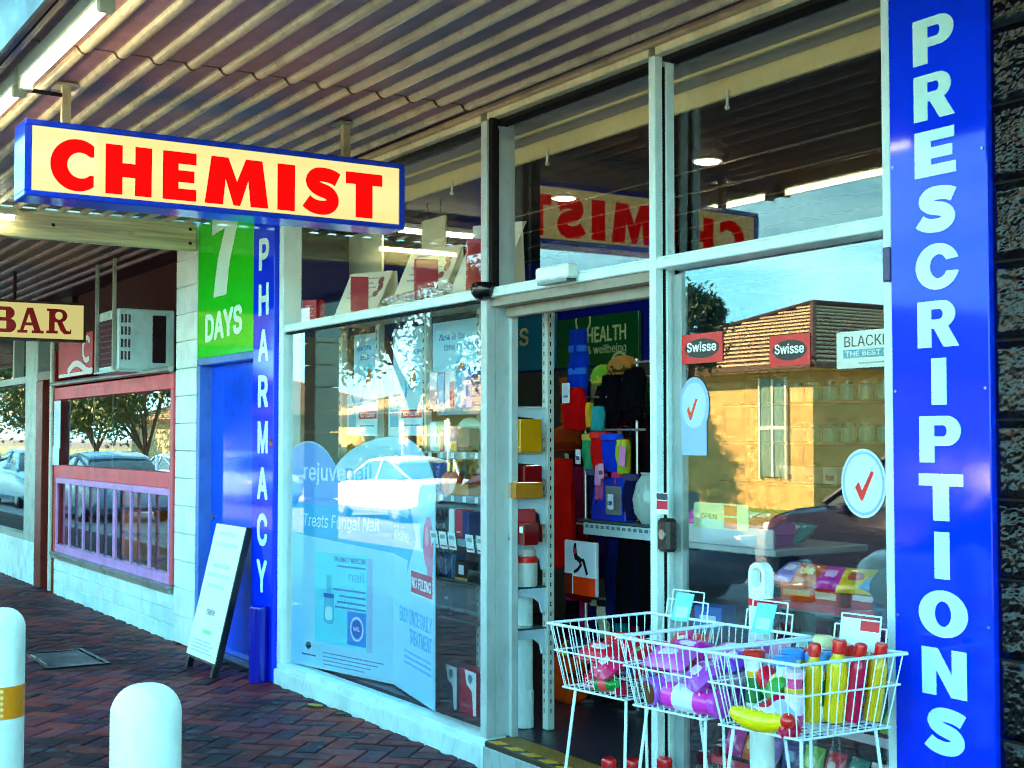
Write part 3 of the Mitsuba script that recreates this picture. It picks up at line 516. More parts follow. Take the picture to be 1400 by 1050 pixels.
# ------------------------------------------------------------------ wire baskets in front of the right pane
def basket(top, zt, zb, lab, card_c, card_lab):
    t = thing('wire_basket', lab, 'basket', 'white wire dump baskets outside the right pane')
    top = [np.array(p, float) for p in top]; cen = sum(top) / 4
    T = [np.array([*p, zt]) for p in top]; B = [np.array([*(p + (cen - p) * 0.17), zb]) for p in top]; M = [a + (b - a) * 0.42 for a, b in zip(T, B)]
    WC = 'e6fafa'
    part(t, 'rim', tube(T, 0.0052, 8, True), 'satin', WC, smooth=50)
    part(t, 'base_rim', tube(B, 0.0036, 6, True), 'satin', WC); part(t, 'middle_rail', tube(M, 0.003, 6, True), 'satin', WC)
    for k in range(4):
        a, b, c, d = T[k], T[(k + 1) % 4], B[k], B[(k + 1) % 4]; n = 12 if k % 2 == 0 else 12
        ws = [cyl(a + (b - a) * (i + .5) / n, c + (d - c) * (i + .5) / n, 0.0019, 5) for i in range(n)]
        key = part(t, 'side_wire', ws, 'satin', WC); labels[key] = {'kind': 'stuff', 'label': 'upright wires of one basket side'}
    ws = [cyl(B[0] + (B[1] - B[0]) * i / 9, B[3] + (B[2] - B[3]) * i / 9, 0.0019, 5) for i in range(1, 9)] + [cyl(B[0] + (B[3] - B[0]) * i / 6, B[1] + (B[2] - B[1]) * i / 6, 0.0019, 5) for i in range(1, 6)]
    key = part(t, 'floor_wire', ws, 'satin', WC); labels[key] = {'kind': 'stuff', 'label': 'wire floor of the basket'}
    cb = sum(B) / 4
    for k in range(4):
        o = B[k] - cb; p = cb + o * 0.82; q = np.array([cb[0] + o[0] * 1.15, cb[1] + o[1] * 1.15, 0.003])
        part(t, 'leg', cyl(p, q, 0.0055, 8), 'satin', WC, smooth=50)
    # card holder on the back rim
    a, b = T[3] + (T[2] - T[3]) * 0.24, T[3] + (T[2] - T[3]) * 0.78
    up = np.array([0, 0.012, 0.085])
    part(t, 'card_holder', tube([a, a + up * .7, b + up * .7, b], 0.0025, 6) , 'satin', WC)
    e = (b - a) * 0.12
    part(t, 'card_holder', tube([a + e, a + e + up * 1.1, b - e + up * 1.1, b - e], 0.0025, 6), 'satin', WC)
    r = (b - a); L = np.linalg.norm(r); r = r / L
    pc = sbox(L * .2, .0, L * .62, .098) if card_c != 'w' else sbox(L * .15, .0, L * .9, .095)
    k = part(t, 'price_card', ext(affinity.skew(pc, xs=10 if card_c != 'w' else 0), 0.003, a + np.array([0, 0.0, -0.012]), r, up / np.linalg.norm(up), 0.004), 'satin', '60d0f0' if card_c != 'w' else 'e0ecf0', label=card_lab)
    if card_c == 'w': part(k, 'print', ext(sbox(L * .52, .06, L * .88, .09), 0.001, a + np.array([0, 0.0, -0.012]), r, up / np.linalg.norm(up), 0.0075), 'satin', 'd02030')
    else: part(k, 'print', ext(affinity.skew(sbox(L * .26, .012, L * .56, .05), xs=10), 0.001, a + np.array([0, 0.0, -0.012]), r, up / np.linalg.norm(up), 0.0075), 'satin', 'b0f0fc')
    return B
basket([(-3.81, -.615), (-3.45, -.575), (-3.475, -.125), (-3.84, -.16)], .853, .64, 'wire basket on thin legs nearest the doorway holding red toothpaste boxes', 'c', 'blue price card of the doorway-side basket')
basket([(-3.435, -.605), (-3.085, -.555), (-3.11, -.085), (-3.465, -.125)], .853, .64, 'middle wire basket on thin legs holding pink and purple bottles', 'c', 'blue price card of the middle basket')
basket([(-3.075, -.565), (-2.735, -.50), (-2.72, -.085), (-3.06, -.13)], .853, .64, 'wire basket on thin legs beside the tall blue sign holding yellow bottles', 'w', 'white price card with a red corner')
def tilt_to(m, base, axis_end):
    """A mesh modelled upright at the origin, its foot moved to base and its axis turned towards axis_end."""
    d = np.array(axis_end, float) - base; d /= np.linalg.norm(d)
    m = m.copy(); m.apply_transform(trimesh.geometry.align_vectors([0, 0, 1], d)); m.apply_translation(base); return m
def bottle(name, lab, base, top, r, c, cap_c, cat='bottle', lab_c=None, neck=0.45, cap_h=0.14, mat='gloss', group=None, n=16, lab_c2=None):
    base, top = np.array(base, float), np.array(top, float); h = np.linalg.norm(top - base); hb = h * (1 - cap_h)
    t = thing(name, lab, cat, group)
    prof = [(0, 0), (r * .9, 0), (r, r * .2), (r, hb * .80), (r * .85, hb * .90), (r * neck, hb * .97), (r * neck, hb), (0, hb)]
    part(t, 'body', tilt_to(lathe(prof, n=n), base, top), mat, c, smooth=40)
    part(t, 'cap', tilt_to(lathe([(0, hb), (r * neck * 1.25, hb), (r * neck * 1.3, h * .97), (r * neck * 1.0, h), (0, h)], n=n), base, top), mat, cap_c, smooth=40)
    if lab_c: part(t, 'label', tilt_to(lathe([(r, hb * .25), (r * 1.012, hb * .26), (r * 1.012, hb * .68), (r, hb * .69)], n=n), base, top), 'satin', lab_c, smooth=40)
    if lab_c2: part(t, 'stripe', tilt_to(lathe([(r * 1.005, hb * .70), (r * 1.015, hb * .71), (r * 1.015, hb * .79), (r * 1.002, hb * .80)], n=n), base, top), 'satin', lab_c2, smooth=40)
    return t
def carton(name, lab, c0, dx, dy, dz, c, prints=(), cat='box', ang=0, mat='gloss', word_=None, tip=None):
    """A printed carton; c0: its left front bottom corner; prints: (x0, x1, z0, z1, colour) as fractions of the front."""
    t = thing(name, lab, cat); at = (c0[0], c0[1], c0[2])
    def place_(m):
        if tip: m = rot(m, tip[0], tip[1], at)
        return rot(m, ang, (0, 0, 1), at) if ang else m
    part(t, 'body', place_(box(c0[0], c0[0] + dx, c0[1], c0[1] + dy, c0[2], c0[2] + dz, 0.0025)), mat, c)
    for a, b, e, f, pc in prints:
        part(t, 'print', place_(box(c0[0] + a * dx, c0[0] + b * dx, c0[1] - 0.0012, c0[1] - 0.0002, c0[2] + e * dz, c0[2] + f * dz)), mat, pc)
    if word_:
        w, a, b, e, hh, wc = word_
        part(t, 'lettering', place_(ext(word(w, c0[0] + a * dx, c0[0] + b * dx, c0[2] + e * dz, hh * dz, 0.02), 0.0008, (0, c0[1] - 0.0013, 0))), mat, wc)
    return t
# first basket: red toothpaste cartons and green capped tubes
for k, (x, y, z, a, w, lab) in enumerate(((-3.72, -.53, .648, -4, 'Colgate', 'red toothpaste carton with white lettering lowest at the front of the doorway-side basket'), (-3.735, -.47, .692, 5, None, 'red toothpaste carton on top at the left of the doorway-side basket'), (-3.70, -.33, .648, 12, None, 'red toothpaste carton at the back of the doorway-side basket'), (-3.60, -.42, .70, -14, None, 'red toothpaste carton lying askew on the pile in the doorway-side basket'))):
    carton('toothpaste_carton', lab, (x, y, z), .20, .045, .042, 'c81024', ((.62, .98, .1, .9, '2848a0') if k % 2 else (.70, .98, .1, .9, 'e4e8ec'), (.02, .6, .1, .22, 'e8c0c8')), ang=a, word_=(w, .06, .56, .35, .36, 'f4ecf0') if w else None, cat='carton')
bottle('mouthwash_bottle', 'green-capped bottle standing among the red cartons, left one', (-3.60, -.36, .66), (-3.60, -.35, .80), .026, '208a50', '20b060', lab_c='c8e8d0')
bottle('mouthwash_bottle', 'green-capped bottle lying at the front bottom of the doorway-side basket', (-3.60, -.555, .672), (-3.50, -.55, .69), .022, '1a7a30', '18a040', lab_c='e04848')
bottle('mouthwash_bottle', 'green-capped bottle at the right end of the doorway-side basket', (-3.53, -.40, .66), (-3.52, -.40, .785), .024, '209060', '28c070', lab_c='d8f0e0')
bottle('lotion_bottle', 'pink bottle standing at the back of the doorway-side basket', (-3.54, -.24, .66), (-3.53, -.23, .84), .026, 'd03078', 'e04890', lab_c='f0c8d8')
# second basket: pink and purple bottles on their sides
bottle('body_wash_bottle', 'purple bottle lying with its round brown-ringed base to the front of the middle basket', (-3.335, -.555, .69), (-3.30, -.33, .71), .046, 'b060d8', '8838b0', lab_c='e0c8f0')
t = 'body_wash_bottle'
part(t, 'base_ring', tilt_to(lathe([(.022, -.003), (.036, -.003), (.036, -.0005), (.022, -.0005)], n=24), np.array((-3.335, -.555, .69)), (-3.30, -.33, .71)), 'gloss', '6a3a20', smooth=40)
bottle('body_wash_bottle', 'hot pink bottle with a white wrapper lying across the middle basket', (-3.275, -.525, .69), (-3.06, -.49, .69), .042, 'e83cc0', 'd048c8', lab_c='dfe6f4', neck=.8)
bottle('body_wash_bottle', 'lilac bottle lying at the back of the middle basket', (-3.40, -.30, .69), (-3.20, -.26, .70), .044, 'c088d8', 'd0a0e0', lab_c='e8e0f4')
bottle('body_wash_bottle', 'magenta bottle on top of the pile in the middle basket', (-3.22, -.40, .745), (-3.10, -.24, .76), .036, 'c850a8', 'e070d0', lab_c='f0d0e8')
bottle('shampoo_bottle', 'clear white bottle with a red heart mark behind the pink bottles', (-3.17, -.22, .66), (-3.17, -.21, .80), .032, 'dce4f0', 'c8d4e8', lab_c='c04868')
bottle('shampoo_bottle', 'deep purple bottle at the bottom right of the middle basket', (-3.18, -.42, .675), (-3.14, -.25, .68), .03, '8030a0', '702890')
# third basket: sunscreen bottles, yellow squeeze bottles, toys
bottle('sunscreen_bottle', 'white and green sunscreen bottle with a red cap at the left of the basket', (-3.0, -.42, .66), (-3.005, -.42, .855), .027, 'e8f0e8', 'e03020', lab_c='107030', neck=.95, lab_c2='e0b020')
for k, (x, y, lab) in enumerate(((-2.93, -.34, 'sunscreen bottle with a pale blue cap, front left of the three blue-capped ones'), (-2.875, -.30, 'sunscreen bottle with a pale blue cap, middle of the three blue-capped ones'), (-2.90, -.40, 'sunscreen bottle with a pale blue cap, front right of the three blue-capped ones'))):
    bottle('sunscreen_bottle', lab, (x, y, .66), (x + .004, y, .862 - .006 * k), .027, 'e4f0ec', '3c94e8', lab_c='107a38', neck=.95, lab_c2='e0c030')
bottle('sunscreen_bottle', 'sunscreen bottle with a red cap behind the blue-capped ones', (-2.86, -.20, .66), (-2.855, -.20, .872), .026, 'e4f0ec', 'e03018', lab_c='18803c', neck=.95)
bottle('sunscreen_bottle', 'sunscreen bottle with a pale yellow cap farthest back in the basket', (-2.95, -.20, .66), (-2.95, -.19, .885), .026, 'e4ecdc', 'e8e0a0', lab_c='18803c', neck=.95)
YB = ((-2.86, -.33, -2.855, 'e8c010', 'yellow squeeze bottle with a red tip, left of the yellow row'), (-2.83, -.275, -2.81, 'f0cc10', 'taller yellow squeeze bottle with a red tip, second of the yellow row'), (-2.805, -.225, -2.775, 'c81848', 'crimson squeeze bottle with a red tip between the yellow ones'), (-2.785, -.165, -2.752, 'e4b810', 'yellow squeeze bottle with a red tip, nearest the tall blue sign'))
for k, (x, y, x2, c, lab) in enumerate(YB):
    bottle('squeeze_bottle', lab, (x, y, .66), (x2, y + .01, .885 + .012 * (k == 1)), .026 if k != 1 else .030, c, 'e02018', neck=.55, cap_h=.17)
bt = thing('squeeze_bottle', 'yellow squeeze bottle with a red tip lying at the front of the right basket', 'bottle')
arc = [np.array([-2.985 + .17 * s, -.51 + .03 * s - .0, .672 + .012 * (2 * s - 1) ** 2]) for s in np.linspace(0, 1, 9)]
rad = [.020, .028, .031, .0315, .0315, .031, .029, .024, .018]
hull = m3.Manifold()
for a, b, r1, r2 in zip(arc[:-1], arc[1:], rad[:-1], rad[1:]):
    hull += m3.Manifold.batch_hull([m3.Manifold.sphere(r1, 16).translate(a.tolist()), m3.Manifold.sphere(r2, 16).translate(b.tolist())])
part(bt, 'body', hull, 'gloss', 'f0d010', smooth=60)
part(bt, 'tip', mv(trimesh.creation.icosphere(2, .022), arc[-1] + np.array([.014, 0, .004])), 'gloss', 'e02820', smooth=True)
bt = thing('duster', 'bright pink and red lotion bottle with a white-blue label leaning in the right basket', 'bottle')
part(bt, 'body', tilt_to(lathe([(0, 0), (.030, 0), (.034, .02), (.030, .10), (.022, .16), (.024, .20), (.0, .205)], n=20), np.array((-2.80, -.47, .655)), (-2.93, -.42, .755)), 'gloss', 'd8104c', smooth=40)
part(bt, 'cap', tilt_to(lathe([(0, .195), (.03, .195), (.033, .215), (.026, .232), (0, .235)], n=20), np.array((-2.80, -.47, .655)), (-2.93, -.42, .755)), 'gloss', 'f01838', smooth=40)
part(bt, 'label', tilt_to(lathe([(.0345, .02), (.0352, .022), (.0318, .095), (.031, .097)], n=20), np.array((-2.80, -.47, .655)), (-2.93, -.42, .755)), 'satin', 'b8c8e8', smooth=40)
labels[bt]['label'] = 'bright pink lotion bottle with a red cap leaning at the front of the right basket'
for k, (x, y, lab) in enumerate(((-4.03, -.20, 'white bottle with a red cap under the baskets, nearest the doorway step'), (-3.97, -.14, 'white bottle with a red cap under the baskets, between the other two'), (-3.93, -.02, 'white bottle with a red cap under the baskets, beside the door post'))):
    bottle('bleach_bottle', lab, (x, y, 0.001), (x, y, .305), .045, 'e4f0f0', 'd81820', lab_c='c02030' if k == 1 else 'd0dce0', neck=.5)
# ------------------------------------------------------------------ the folded poster stand behind the left pane
PO0, PO1, PO2 = np.array([-7.60, 0.05, 0]), np.array([-6.63, 0.245, 0]), np.array([-5.87, 0.085, 0])
pst = thing('poster_stand', 'tall folded cardboard poster about nail treatment behind the left shop window', 'poster')
rL = (PO1 - PO0) / np.linalg.norm(PO1 - PO0); rR = (PO2 - PO1) / np.linalg.norm(PO2 - PO1); SL, SR = np.linalg.norm(PO1 - PO0), np.linalg.norm(PO2 - PO1)
OX = 0.31                                     # s = 0 of the left leaf's print lies this far from its left edge
def PL(x0, x1, z0, z1): return sbox(x0 + OX, z0, x1 + OX, z1)
def L_(name, poly, c, off=0.0, d=0.0008): return part(pst, name, ext(poly, d, PO0, rL, UZ, off), 'satin', c)
def R_(name, poly, c, off=0.0, d=0.0008): return part(pst, name, ext(poly, d, PO1, rR, UZ, off), 'satin', c)
leafL = unary_union([sbox(0, .13, SL, 1.22), ell(.17, 1.10, .34, .36).intersection(sbox(0, 0, SL, 3)), ell(SL + .05, 1.18, .66, .31).intersection(sbox(0, 0, SL, 3)), sbox(.30, 1.0, SL, 1.2)])
part(pst, 'left_leaf', ext(leafL, 0.004, PO0, rL, UZ, -0.004), 'satin', '98dcf4')
leafR = unary_union([sbox(0, .13, SR, 1.26), ell(.05, 1.18, .735, .31).intersection(sbox(0, 1.1, SR, 3))])
part(pst, 'right_leaf', ext(leafR, 0.004, PO1, rR, UZ, -0.004), 'satin', '9cdcf6')
L_('print', ell(.17, 1.10, .34, .352).intersection(sbox(0, .95, SL, 3)), '5ca0ec', 0.0002)
L_('lettering', word('rejuve', .13, .54, 1.23, .10, 0.012), 'd4f0fc', 0.0012); L_('lettering', word('nail', .55, .80, 1.23, .10, 0.012), '48b4e0', 0.0012)
L_('print', Polygon([(0.0, .91), (SL, .845), (SL, 1.065), (0.0, 1.09)]), '18b0e8', 0.0004)
R_('print', Polygon([(0.0, .845), (.29, .83), (.27, .76), (.44, .95), (.30, 1.16), (.29, 1.05), (0.0, 1.065)]), '18b0e8', 0.0004)
L_('lettering', word('Treats Fungal Nail', .13, .86, .955, .075, 0.0, 8), 'd8f4fc', 0.0014); R_('lettering', word('Infections', .01, .30, .925, .075, 0.0, 8), 'd8f4fc', 0.0014)
L_('print', PL(-.06, .44, .285, .81), '58e0f4', 0.0004); L_('print', PL(.44, .49, .275, .80), '90b8dc', 0.0003)
L_('lettering', word('PHARMACY MEDICINE', .13 + OX, .43 + OX, .765, .028, 0.02), '1c4c98', 0.0014)
L_('lettering', word('nail', .27 + OX, .42 + OX, .66, .055, 0.01), '20b8d8', 0.0014)
for k, (a, b, z) in enumerate(((.16, .43, .735), (.12, .43, .60), (.18, .43, .565), (.16, .43, .53), (.14, .43, .50))): L_('print_line', PL(a, b, z, z + .010), '2c78b8', 0.0013)
L_('print', PL(.26, .435, .30, .49), '2c84e0', 0.0012); L_('print', ell(.35 + OX, .395, .062, .07).difference(ell(.35 + OX, .395, .052, .058)), 'c8e8fc', 0.0022); L_('print', ell(.35 + OX, .395, .045, .05), '1858b8', 0.0022)
L_('lettering', word('NAIL', .32 + OX, .38 + OX, .385, .022, 0.02), 'c8e8fc', 0.0032)
L_('print', unary_union([rr(.03 + OX, .13 + OX, .40, .56, .03), sbox(.055 + OX, .56, .105 + OX, .68)]), '34bcd8', 0.0012); L_('print', rr(.045 + OX, .115 + OX, .42, .50, .02), 'b8f0f4', 0.0022); L_('print', PL(.03, .13, .55, .575), '2060a8', 0.0022)
tick = Polygon([(0, .5), (.25, 1), (.75, 1), (1, .5), (.5, 0)])
L_('print', fit(tick, -.155 + OX, -.095 + OX, .225, .275), '10284c', 0.0004); L_('print', PL(-.19, -.05, .195, .203), '305888', 0.0004)
for k in range(4): L_('print_line', PL(.02, .60 - .06 * k, .225 - .022 * k - .0, .231 - .022 * k), '5c88c0', 0.0004)
R_('print', unary_union([ell(.66, .95, .09, .13), ell(.69, .84, .05, .08)]), 'e07898', 0.0004); R_('print', ell(.64, .98, .03, .05), 'f0b8c0', 0.0012)
R_('print', sbox(.345, .665, .745, .792), 'e8f0f8', 0.0004); R_('print', sbox(.352, .672, .738, .785), 'c01c38', 0.0012); R_('lettering', word('NO FILING', .37, .72, .70, .052, 0.02), 'f0f0f8', 0.0022)
R_('lettering', word('EASY ONCE DAILY', .13, .73, .50, .075, 0.02), '38b4ec', 0.0004); R_('lettering', word('TREATMENT', .32, .73, .40, .075, 0.02), '38b4ec', 0.0004)
for k in range(3): R_('print_line', sbox(.22, .345 - .03 * k, .72, .358 - .03 * k), '60b8f0', 0.0004)
# ------------------------------------------------------------------ slotted shelving behind the left window and at the door
dsf = thing('display_shelving', 'slotted white display shelving behind the left window reaching to the doorway', 'shelving')
UP = (-7.53, -7.03, -6.455, -5.87, -5.262)
for x in UP:
    u = part(dsf, 'upright', box(x - 0.022, x + 0.022, 0.335, 0.375, 0.122, 2.14, 0.003), 'satin', 'b8c4bc', dirt=3)
    k = part(u, 'slot_row', [box(x - 0.008 , x - 0.002, 0.3335, 0.3345, z, z + 0.02) for z in np.arange(0.2, 2.1, 0.045)] + ([box(x + 0.0222, x + 0.0228, 0.350, 0.357, z, z + 0.02) for z in np.arange(0.2, 2.1, 0.045)] if x > -5.3 else []), 'matte', '101418')
    labels[k] = {'kind': 'stuff', 'label': 'row of dark slots in the upright'}
SHZ = (1.625, 1.41, 1.20, 0.99, 0.79, 0.60)
for i, z in enumerate(SHZ):
    x0 = -6.43 if i > 0 else -6.0
    part(dsf, 'shelf', ext(Polygon([(x0, .335), (-5.25, .335), (-5.25, .105), (-5.88, .105), (-5.90, .15), (-6.05, .17), (-6.15, .25), (x0, .25)][::-1]), .008, (0, 0, z - .008), FX, (0, 1, 0)), 'satin' if i < 4 else 'gloss', 'c0ccd0' if i < 4 else '304848')
    if i < 4: part(dsf, 'ticket_rail', box(-5.875, -5.262, 0.098, 0.1045, z - 0.034, z + 0.002, 0.002), 'satin', '6c8c98')
    br = Polygon([(0, 0), (.225, 0), (.225, -.115), (.205, -.115), (.195, -.07), (.16, -.045), (0, -.035)])
    part(dsf, 'bracket', ext(affinity.translate(br, .11, z - .009), 0.012, (-5.262, 0, 0), SY, UZ, -.006), 'satin', 'b8d4e4')
    if i in (1, 2): 
        for k in range(5): part(dsf, 'price_ticket', box(-5.96 + k * .115, -5.93 + k * .115, 0.0955, 0.0975, z - .03, z - .002), 'satin', 'c8ecec')
for k, (x, c) in enumerate(((-5.92, 0), (-5.83, 0), (-5.74, 0), (-5.57, 0), (-5.47, 0))):
    p = part(dsf, 'price_ticket', rot(box(x, x + .072, 0.088, 0.0895, .935, 1.02), 8, (1, 0, 0)), 'satin', 'd8f0f0')
    part(p, 'print', rot(box(x + .008, x + .064, 0.0865, 0.0872, .945, .953), 8, (1, 0, 0), (x, .0885, .9775)), 'satin', 'c04860')
    part(p, 'print', rot(box(x + .012, x + .058, 0.0865, 0.0872, .985, 1.005), 8, (1, 0, 0), (x, .0885, .9775)), 'satin', '90a8b0')
# hanging posters and boards between the uprights
POST = [(-7.40, -7.06), (-6.88, -6.49), (-6.41, -5.90)]
ord_ = ('leftmost', 'middle', 'rightmost')
for k, (a, b) in enumerate(POST):
    t = thing('hanging_poster', 'pale blue poster asking to treat nails now, %s of the three behind the left window' % ord_[k], 'poster')
    w = b - a
    part(t, 'sheet', box(a, b, 0.365, 0.368, 1.64, 2.10), 'satin', 'a0d8ec')
    part(t, 'lettering', ext(unary_union([word('Now is the', a + .15 * w, b - .3 * w, 2.0, .035, 0.0, 8), word('time to treat', a + .25 * w, b - .08 * w, 1.945, .035, 0.0, 8)]), 0.001, (0, 0.3648, 0)), 'satin', '2068a8')
    part(t, 'picture', ext(ell(a + w * .62, 1.83, .07, .085), 0.0012, (0, 0.3648, 0)), 'satin', '5cc0e4'); part(t, 'picture', ext(ell(a + w * .62, 1.82, .036, .07), 0.0012, (0, 0.3634, 0)), 'satin', 'c07840')
for k, (a, b) in enumerate(((-7.41, -7.0), (-6.86, -6.45))):
    t = thing('nail_display_board', 'pale blue display board with a red NO FILING tag, %s one behind the left window' % ('left' if k == 0 else 'right'), 'display board'); w = b - a
    part(t, 'sheet', box(a, b, 0.325, 0.329, 1.49, 1.74, 0.001), 'satin', 'b0e4f0')
    part(t, 'tag', box(a + .4 * w, b - .02 * w, 0.3235, 0.3248, 1.59, 1.635), 'satin', 'b82038'); part(t, 'lettering', ext(word('NO FILING', a + .46 * w, b - .08 * w, 1.601, .022, 0.02), 0.0006, (0, 0.3234, 0)), 'satin', 'f0e8f0')
    part(t, 'emblem', ext(ell(a + .36 * w, 1.74, .085, .07).difference(ell(a + .36 * w, 1.755, .07, .06)), 0.0015, (0, 0.3234, 0)), 'satin', '20a8d8')
    part(t, 'picture', box(a + .06 * w, a + .3 * w, 0.3236, 0.3248, 1.54, 1.68), 'satin', '40b0d0'); part(t, 'print_line', box(a + .45 * w, b - .1 * w, 0.3236, 0.3248, 1.545, 1.553), 'satin', '5080a8')
Y0 = 0.155
carton('skincare_carton', 'tall white and pink carton, leftmost on the top shelf of the left window', (-6.06, Y0, 1.626), .075, .06, .19, 'e8e4ec', ((0, 1, 0, .5, 'd8a8b8'),))
carton('skincare_carton', 'tall pale blue carton second on the top shelf of the left window', (-5.975, Y0, 1.626), .06, .06, .18, '98c0e8')
carton('skincare_carton', 'tall white carton fading to crimson on the top shelf of the left window', (-5.90, Y0, 1.626), .105, .06, .19, 'f0f0f4', ((.5, .95, 0, .45, 'c83060'), (.5, .95, .45, .7, 'e0a0b8')))
carton('skincare_carton', 'sky blue carton fourth on the top shelf of the left window', (-5.785, Y0, 1.626), .055, .06, .18, '40b4e0')
carton('skincare_carton', 'blue and white carton at the right end of the top shelf of the left window', (-5.725, Y0, 1.626), .09, .06, .20, '3c78d0', ((0, .4, .2, .9, 'b8d0f0'),))
Z2 = 1.411
carton('soap_carton', 'slim white carton at the left end of the second shelf of the left window', (-6.05, Y0, Z2), .06, .06, .15, 'b4dcf0')
carton('soap_carton', 'slim cream and green carton on the second shelf of the left window', (-5.975, Y0, Z2), .035, .06, .15, 'd8e8c0', ((0, 1, .6, 1, '78a838'),))
carton('soap_carton', 'narrow crimson carton on the second shelf of the left window', (-5.93, Y0 - .01, Z2), .038, .06, .11, 'c82040')
carton('soap_carton', 'white carton with a grey butterfly mark on the second shelf of the left window', (-5.885, Y0 - .01, Z2), .055, .06, .125, 'e0ecf0', ((.3, .7, .4, .65, '9098b8'),))
carton('soap_carton', 'purple over gold carton on the second shelf of the left window', (-5.822, Y0 - .01, Z2), .065, .06, .115, '5c3c98', ((0, 1, 0, .45, 'b08838'),))
carton('soap_carton', 'dark plum carton at the right end of the second shelf of the left window', (-5.75, Y0 - .01, Z2), .11, .06, .115, '4c1838', ((0, 1, .2, .3, 'a85060'),))
rt = thing('round_top_card', 'pale green round-topped display card behind the small cartons', 'card')
part(rt, 'sheet', ext(unary_union([sbox(-5.92, Z2, -5.66, Z2 + .10), ell(-5.79, Z2 + .10, .13, .07)]), 0.003, (0, .24, 0)), 'satin', 'a8dcc8'); part(rt, 'print', ext(sbox(-5.88, Z2 + .11, -5.70, Z2 + .125), 0.001, (0, .237, 0)), 'satin', '4898a8')
Z3 = 1.201
pb = carton('gift_box', 'bright violet box with white upright lettering at the left of the third shelf', (-6.04, .165, Z3), .07, .07, .15, '5a30d0')
part(pb, 'lettering', ext(affinity.translate(affinity.rotate(word('rouk', 0, .115, 0, .035, 0.02), -90, origin=(0, 0)), -6.0, Z3 + .135), 0.001, (0, .1637, 0)), 'satin', 'e0dcf8')
carton('gift_box', 'dark violet box beside the violet lettered one', (-5.965, .17, Z3), .055, .06, .155, '2c1868')
for k, x in enumerate((-5.86, -5.805)):
    t = thing('perfume_bottle', 'amber perfume bottle with a gold cap, %s of the pair on the third shelf' % ('left' if k == 0 else 'right'), 'bottle')
    part(t, 'body', lathe([(0, 0), (.025, 0), (.036, .02), (.042, .06), (.040, .085), (.02, .105), (.012, .11), (0, .11)], (x, .16, Z3 + .001), 20, .9), 'gloss', 'e06808', smooth=40)
    part(t, 'cap', lathe([(0, .11), (.013, .11), (.013, .125), (.011, .155), (0, .157)], (x, .16, Z3 + .001), 14), 'metal', 'f0c868', smooth=40)
carton('gift_box', 'low tan box at the right of the third shelf in the left window', (-5.78, .115, Z3), .18, .08, .055, 'b88038')
carton('gift_box', 'crimson wedge-shaped gift box behind the tan one', (-5.74, .21, Z3), .14, .08, .10, '881420', tip=None)
Z4 = .991
for k, (x, s) in enumerate(((-6.07, 1.0), (-5.975, 1.08))):
    t = thing('black_bottle', 'glossy black round bottle, %s on the fourth shelf of the left window' % ('left' if k == 0 else 'right'), 'bottle')
    part(t, 'body', lathe([(0, 0), (.035, 0), (.042, .03), (.040, .07), (.02, .095), (.014, .10), (.014, .125), (0, .126)], (x, .20, Z4 + .001), 20), 'gloss', '101018', smooth=40)
    part(t, 'label', lathe([(.0425, .03), (.0432, .031), (.0415, .055), (.041, .056)], (x, .20, Z4 + .001), 20), 'gloss', '5870a8', smooth=40)
m = box(-5.93, -5.80, .16, .26, Z4, Z4 + .11, .03); solo('folded_cloth', m, 'cloth', '3c6458', 'grey green cloth bundle on the fourth shelf of the left window', 'cloth', smooth=40)
carton('gift_box', 'slim white carton on the fourth shelf of the left window', (-5.795, .12, Z4), .05, .06, .14, 'c8e4e8')
carton('gift_box', 'glossy crimson box on the fourth shelf of the left window', (-5.735, .12, Z4), .07, .07, .14, 'b01c38', ((.3, .8, .2, .24, 'e8d0d8'),))
carton('gift_box', 'navy blue box at the right end of the fourth shelf', (-5.66, .12, Z4), .06, .07, .13, '18286c')
Z5 = .791
carton('tall_carton', 'tall white carton hanging below the price tickets on the fifth shelf', (-5.985, .165, Z5), .055, .06, .15, 'd0e8ec', ((.1, .9, .05, .6, 'a8ccd4'),))
for k, (x, c, d) in enumerate(((-5.91, '0c2048', 'first'), (-5.85, '143050', 'second'), (-5.79, '1c4060', 'third'))): carton('tall_carton', '%s of three dark blue cartons on the fifth shelf of the left window' % d, (x, .13, Z5), .05, .06, .12, c, ((.2, .3, .1, .9, '5c80a0'),))
carton('gift_set', 'dark flat gift set with gold edge leaning at the right of the fifth shelf', (-5.73, .12, Z5), .12, .06, .09, '2c2018', ((0, 1, 0, .12, 'a08038'), (.3, .7, .3, .8, 'b8c8d0')))
Z6 = .601
carton('black_box', 'glossy black box standing highest on the lowest glass shelf', (-5.90, .14, Z6), .095, .09, .145, '0c1020', ((.35, .65, .55, .62, 'a0c0e0'),))
carton('black_box', 'smaller black box at the left on the lowest glass shelf', (-6.01, .18, Z6), .09, .09, .10, '10141c')
for k, (x, c, d) in enumerate(((-6.02, '2a3848', 'dark gift bag with a white front panel standing on the window floor'), (-5.83, 'a81830', 'crimson gift bag with a white front panel standing on the window floor'))):
    t = carton('gift_bag', d, (x, .20, .122), .17, .09, .22, c, cat='bag')
    part(t, 'front_panel', ext(Polygon([(x + .06, .34), (x + .17, .335), (x + .17, .13), (x + .145, .125), (x + .13, .24), (x + .08, .27)]), .001, (0, .1988, 0)), 'satin', 'dfe8ec')
    part(t, 'print', ext(ell(x + .115, .30, .02, .022), .001, (0, .1977, 0)), 'satin', '707880')
